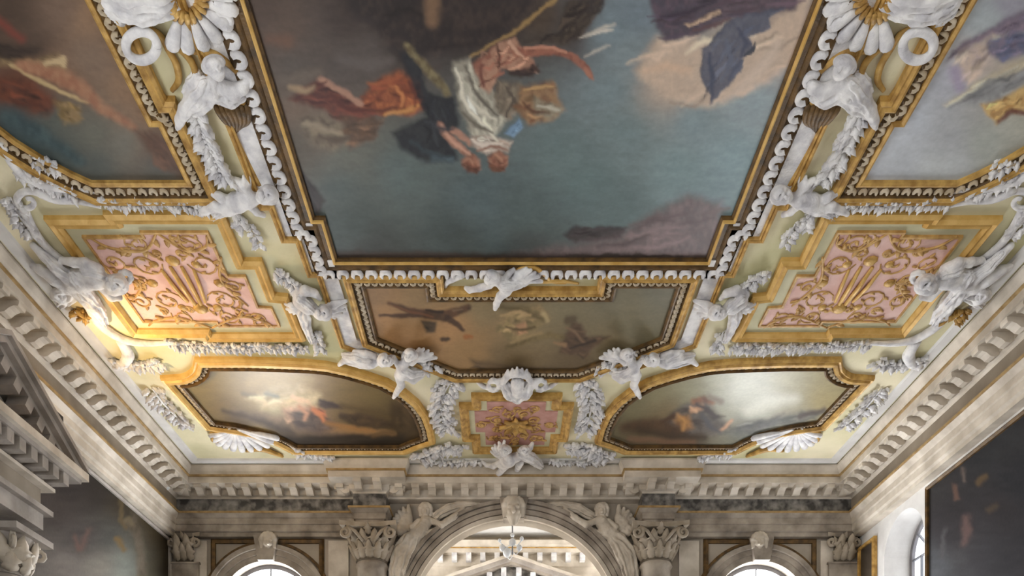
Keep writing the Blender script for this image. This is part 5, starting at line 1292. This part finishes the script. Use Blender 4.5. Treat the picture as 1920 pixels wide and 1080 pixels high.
    scroll('upright white scroll by the cornice below the seated figures, %s side' % side, [(226,640,5,9),(236,655,7,11),(240,668,7,11),(232,682,5,9),(215,690,3,6)], mirror)
    garland('white leaf cluster between the cornice and the %s lower canvas' % side, [(205,676),(235,680),(270,684),(300,678)], 24, 18, mirror, 0.7, 'leaf spray', name='stucco_spray', width=7)
    garland('long white garland between the %s pink panel and the lower canvas' % side, [(310,642),(380,648),(450,650),(520,650),(575,652)], 56, 17, mirror, 0.6, width=6)
    garland('white leaf patch beside the outer edge of the %s lower canvas' % side, [(285,728),(305,755),(330,780),(352,800)], 30, 17, mirror, 0.7, 'leaf spray', name='stucco_spray', width=12)
    # ---- bust at the inner corner of the pink panel
    bp = head(604,588,12,26,0.1,1.3)+chain([(592,581,18,8),(576,573,18,14),(562,565,14,13)])
    bp += chain([(556,553,12,9),(572,545,15,9),(590,550,14,7),(600,560,11,4)])+chain([(570,588,15,12),(573,606,12,9),(578,622,9,7),(584,638,5,5)], 1.8)
    bp += wing(604, 578, -42, 20, 48, 6, 8, 6)+wing(560, 576, 235, 165, 26, 4, 8, 5)+chain([(562,560,24,7),(580,574,26,6),(594,590,22,4)], 1.6)
    figure('white winged stucco bust at the inner corner of the %s pink panel' % side, bp, mirror)
    garland('feathery white leaf above the winged bust, %s side' % side, [(514,508),(530,516),(545,528),(556,538)], 14, 20, mirror, 0.6, 'leaf spray', name='stucco_spray', width=3)
    garland('white leaf drop below the winged bust, %s side' % side, [(590,622),(597,640),(602,658)], 12, 16, mirror, 0.7, 'leaf spray', name='stucco_spray', width=5)
    # ---- pair of putti at the slanting edge of the angular panel
    pp = head(724,676,11,24,0,-1.3)+chain([(712,676,17,7),(696,678,17,11),(674,674,15,11),(658,669,11,9)])+chain([(702,668,17,6),(686,662,15,5),(664,660,11,4)])
    pp += chain([(660,672,12,8),(648,674,11,6),(636,684,7,3.5)])+chain([(692,686,17,6),(674,685,14,5),(652,680,9,4)])+chain([(690,676,22,7),(668,670,20,7),(644,666,10,4)], 1.8)
    figure('white putto lying along the top of the %s lower canvas frame' % side, pp, mirror)
    pq = head(768,667,10,28,0,0.6)+chain([(763,676,20,7),(754,688,20,10),(753,702,18,11)])+chain([(772,680,20,6),(790,665,18,5),(806,668,13,4),(818,671,8,3)])+chain([(746,684,20,6),(738,672,17,5),(730,668,11,4)])
    pq += chain([(748,704,19,9),(752,722,18,7),(743,737,13,5),(738,745,8,3.5)])+chain([(760,704,17,8),(775,712,17,7),(790,706,11,4.5)])+wing(772,676,62,8,46,5,10,5)+chain([(756,694,26,6),(772,702,24,6),(790,700,16,4)], 1.6)
    figure('white putto dangling a leg over the %s lower canvas frame' % side, pq, mirror)
    garland('white leaf cluster behind the dangling putto, %s side' % side, [(765,655),(785,680),(800,690),(815,684)], 22, 20, mirror, 0.8, 'leaf spray', name='stucco_spray', width=9)
    # ---- round the small pink panel
    garland('upright white leaf trail between the %s lower canvas and the small pink panel' % side, [(850,712),(836,730),(828,755),(830,785),(838,812)], 60, 19, mirror, 0.8, width=15)
    garland('white leaf spray at the lower %s corner of the small pink panel' % side, [(868,842),(840,838),(812,848),(786,858)], 36, 19, mirror, 0.8, 'leaf spray', name='stucco_spray', width=11)
    # ---- shell at the foot of the lower canvas
    t = thing('stucco_shell', 'white scallop shell at the foot of the %s lower canvas' % side, 'shell ornament', (mir(C(455,815)) if mirror else C(455,815)))
    for k in range(11):
        a = math.radians(172-k*15.5)
        x1, y1 = 458+60*math.cos(a), 812+30*math.sin(a)
        scroll('', [(440+8*math.cos(a),803+3*math.sin(a),4,3),((442+x1)/2,(804+y1)/2,8,5),(x1,y1,7,6.5),(x1+2*math.cos(a),y1+2,3,5)], mirror, M['stucco'], 'shell_rib', parent=t)
    scroll('', volute_px(402,822,13,-2,1.0,1,[(440,806,4,4),(415,806,6,5)],4), mirror, M['gold'], 'hinge_scroll', parent=t)
    scroll('', [(462,845,4,4),(490,842,6,6),(515,850,5,5),(530,856,3,3)], mirror, M['gold'], 'hinge_scroll', parent=t)
    garland('small white leaf spray between shell and end wall cornice, %s side' % side, [(545,840),(580,850),(620,856)], 16, 16, mirror, 0.6, 'leaf spray', name='stucco_spray', width=3)
    # cream moulded strip where ceiling meets cornice
    v, f = sweep([(XL+0.78, 3.7), (XL+0.78, YE-0.78), (XC, YE-0.78)] if not mirror else [(XC, YE-0.78), (XR-0.78, YE-0.78), (XR-0.78, 3.7)], [(-0.14,0.0),(-0.14,0.02),(-0.02,0.025),(0.0,0.0)], False, ceil_map)
    o = mk('cove_strip', v, f, M['plaster'], None, origin=((XL+0.78) if not mirror else (XR-0.78), 8.0, ZC)); prop(o, 'flat white strip where the ceiling meets the %s cornice' % side, 'moulding')
    for (a, b, lab) in ((0,1,'upper'),(2,3,'lower')):
        pass
# gilt cloud patches painted yellow near the cornice are left to the ground colour

# putto in the middle of the big frame's lower edge
pc = head(920,521,11,32,0,0.9)+chain([(930,527,24,7),(943,532,24,11),(949,542,21,11)])+chain([(936,522,24,6),(918,534,24,6),(900,540,20,6),(880,544,15,5),(873,540,10,3.5)])
pc += chain([(950,545,23,9),(937,556,23,7),(931,570,18,6),(928,579,11,4)])+chain([(956,538,21,9),(971,532,21,7),(985,524,16,5),(993,518,11,3.5)])+chain([(943,526,22,6),(953,514,20,5),(963,506,14,4)])
pc += wing(958,524,40,-4,58,5,14,6)+chain([(944,534,30,7),(962,536,28,7),(984,532,20,4)], 1.6)
figure('white winged putto straddling the gilt frame below the huge canvas', pc)
for k, pts in enumerate(([(960,520,6,4),(975,505,8,5),(1000,502,8,5),(1018,512,7,4),(1035,528,5,3),(1062,530,3,3)], [(985,528,5,3),(1020,528,6,4),(1050,526,6,4),(1085,532,3,2)], [(870,512,5,8),(850,522,6,7),(838,530,4,5),(835,540,2,3)])):
    scroll(('gilt ribbon curl flying over the putto of the huge canvas frame', 'lower gilt ribbon beside the putto of the huge canvas frame', 'white ribbon end at the putto of the huge canvas frame')[k], pts, False, M['gold_bright'] if k < 2 else M['stucco'], 'ribbon')
# cartouche over the small pink panel
ca = chain([(944,716,14,6),(952,704,16,6),(970,700,18,7),(988,704,16,6),(996,716,14,6)])                      # crown
ca += [(952+k*9,704-2*(2-abs(k-2)),18,4,952+k*9,694-2*(2-abs(k-2)),14,2.5) for k in range(5)]
ca += chain([(950,722,12,10),(955,736,16,11),(970,745,16,9),(985,736,16,11),(990,722,12,10)], 2.2)+chain([(970,718,18,12),(970,736,20,10)])
for s_ in (-1, 1):
    ca += [(970+s_*(44+10*math.cos(q)), 722+9*math.sin(q), 12, 4.2, 970+s_*(44+10*math.cos(q+0.7)), 722+9*math.sin(q+0.7), 12, 4.2) for q in [0.7*k for k in range(8)]]
    ca += chain([(970+s_*34,714,12,5),(970+s_*24,722,13,5),(970+s_*22,736,12,4),(970+s_*14,748,8,3)])+chain([(970+s_*52,730,10,4),(970+s_*64,724,8,4),(970+s_*74,718,5,3)])
figure('white crowned cartouche on the top edge of the small pink panel', ca, False, 0.011, 'stucco_cartouche', 'cartouche', 0.01)
# group over the cornice above the arch
gr = head(946,846,9,30,0,0.4)+chain([(950,855,22,7),(955,863,22,12),(942,869,17,10)])+chain([(945,862,20,6),(925,874,17,5),(912,872,12,4),(905,866,8,3)])+chain([(948,872,18,8),(938,884,17,6),(930,892,14,5)])
gr += chain([(966,858,19,9),(985,850,19,7),(994,840,16,5),(998,832,11,3.5)])+chain([(978,850,19,9),(995,858,19,9),(1008,868,14,7),(1016,876,9,3.5)], 1.8)+chain([(975,866,17,8),(970,880,12,5)])+wing(940,856,150,80,34,5,12,5)+head(984,846,8,28,0,-0.4)
figure('white putti group perched on the cornice over the central arch', gr, bumps=0.005)
garland('thin white leaf line on the end cornice, left of the perched putti', [(900,862),(870,866),(835,866),(800,866)], 18, 14, False, 0.6, 'leaf spray', name='stucco_spray', width=2)
garland('thin white leaf line on the end cornice, right of the perched putti', [(1030,862),(1060,866),(1095,866),(1130,866)], 18, 14, False, 0.6, 'leaf spray', name='stucco_spray', width=2)
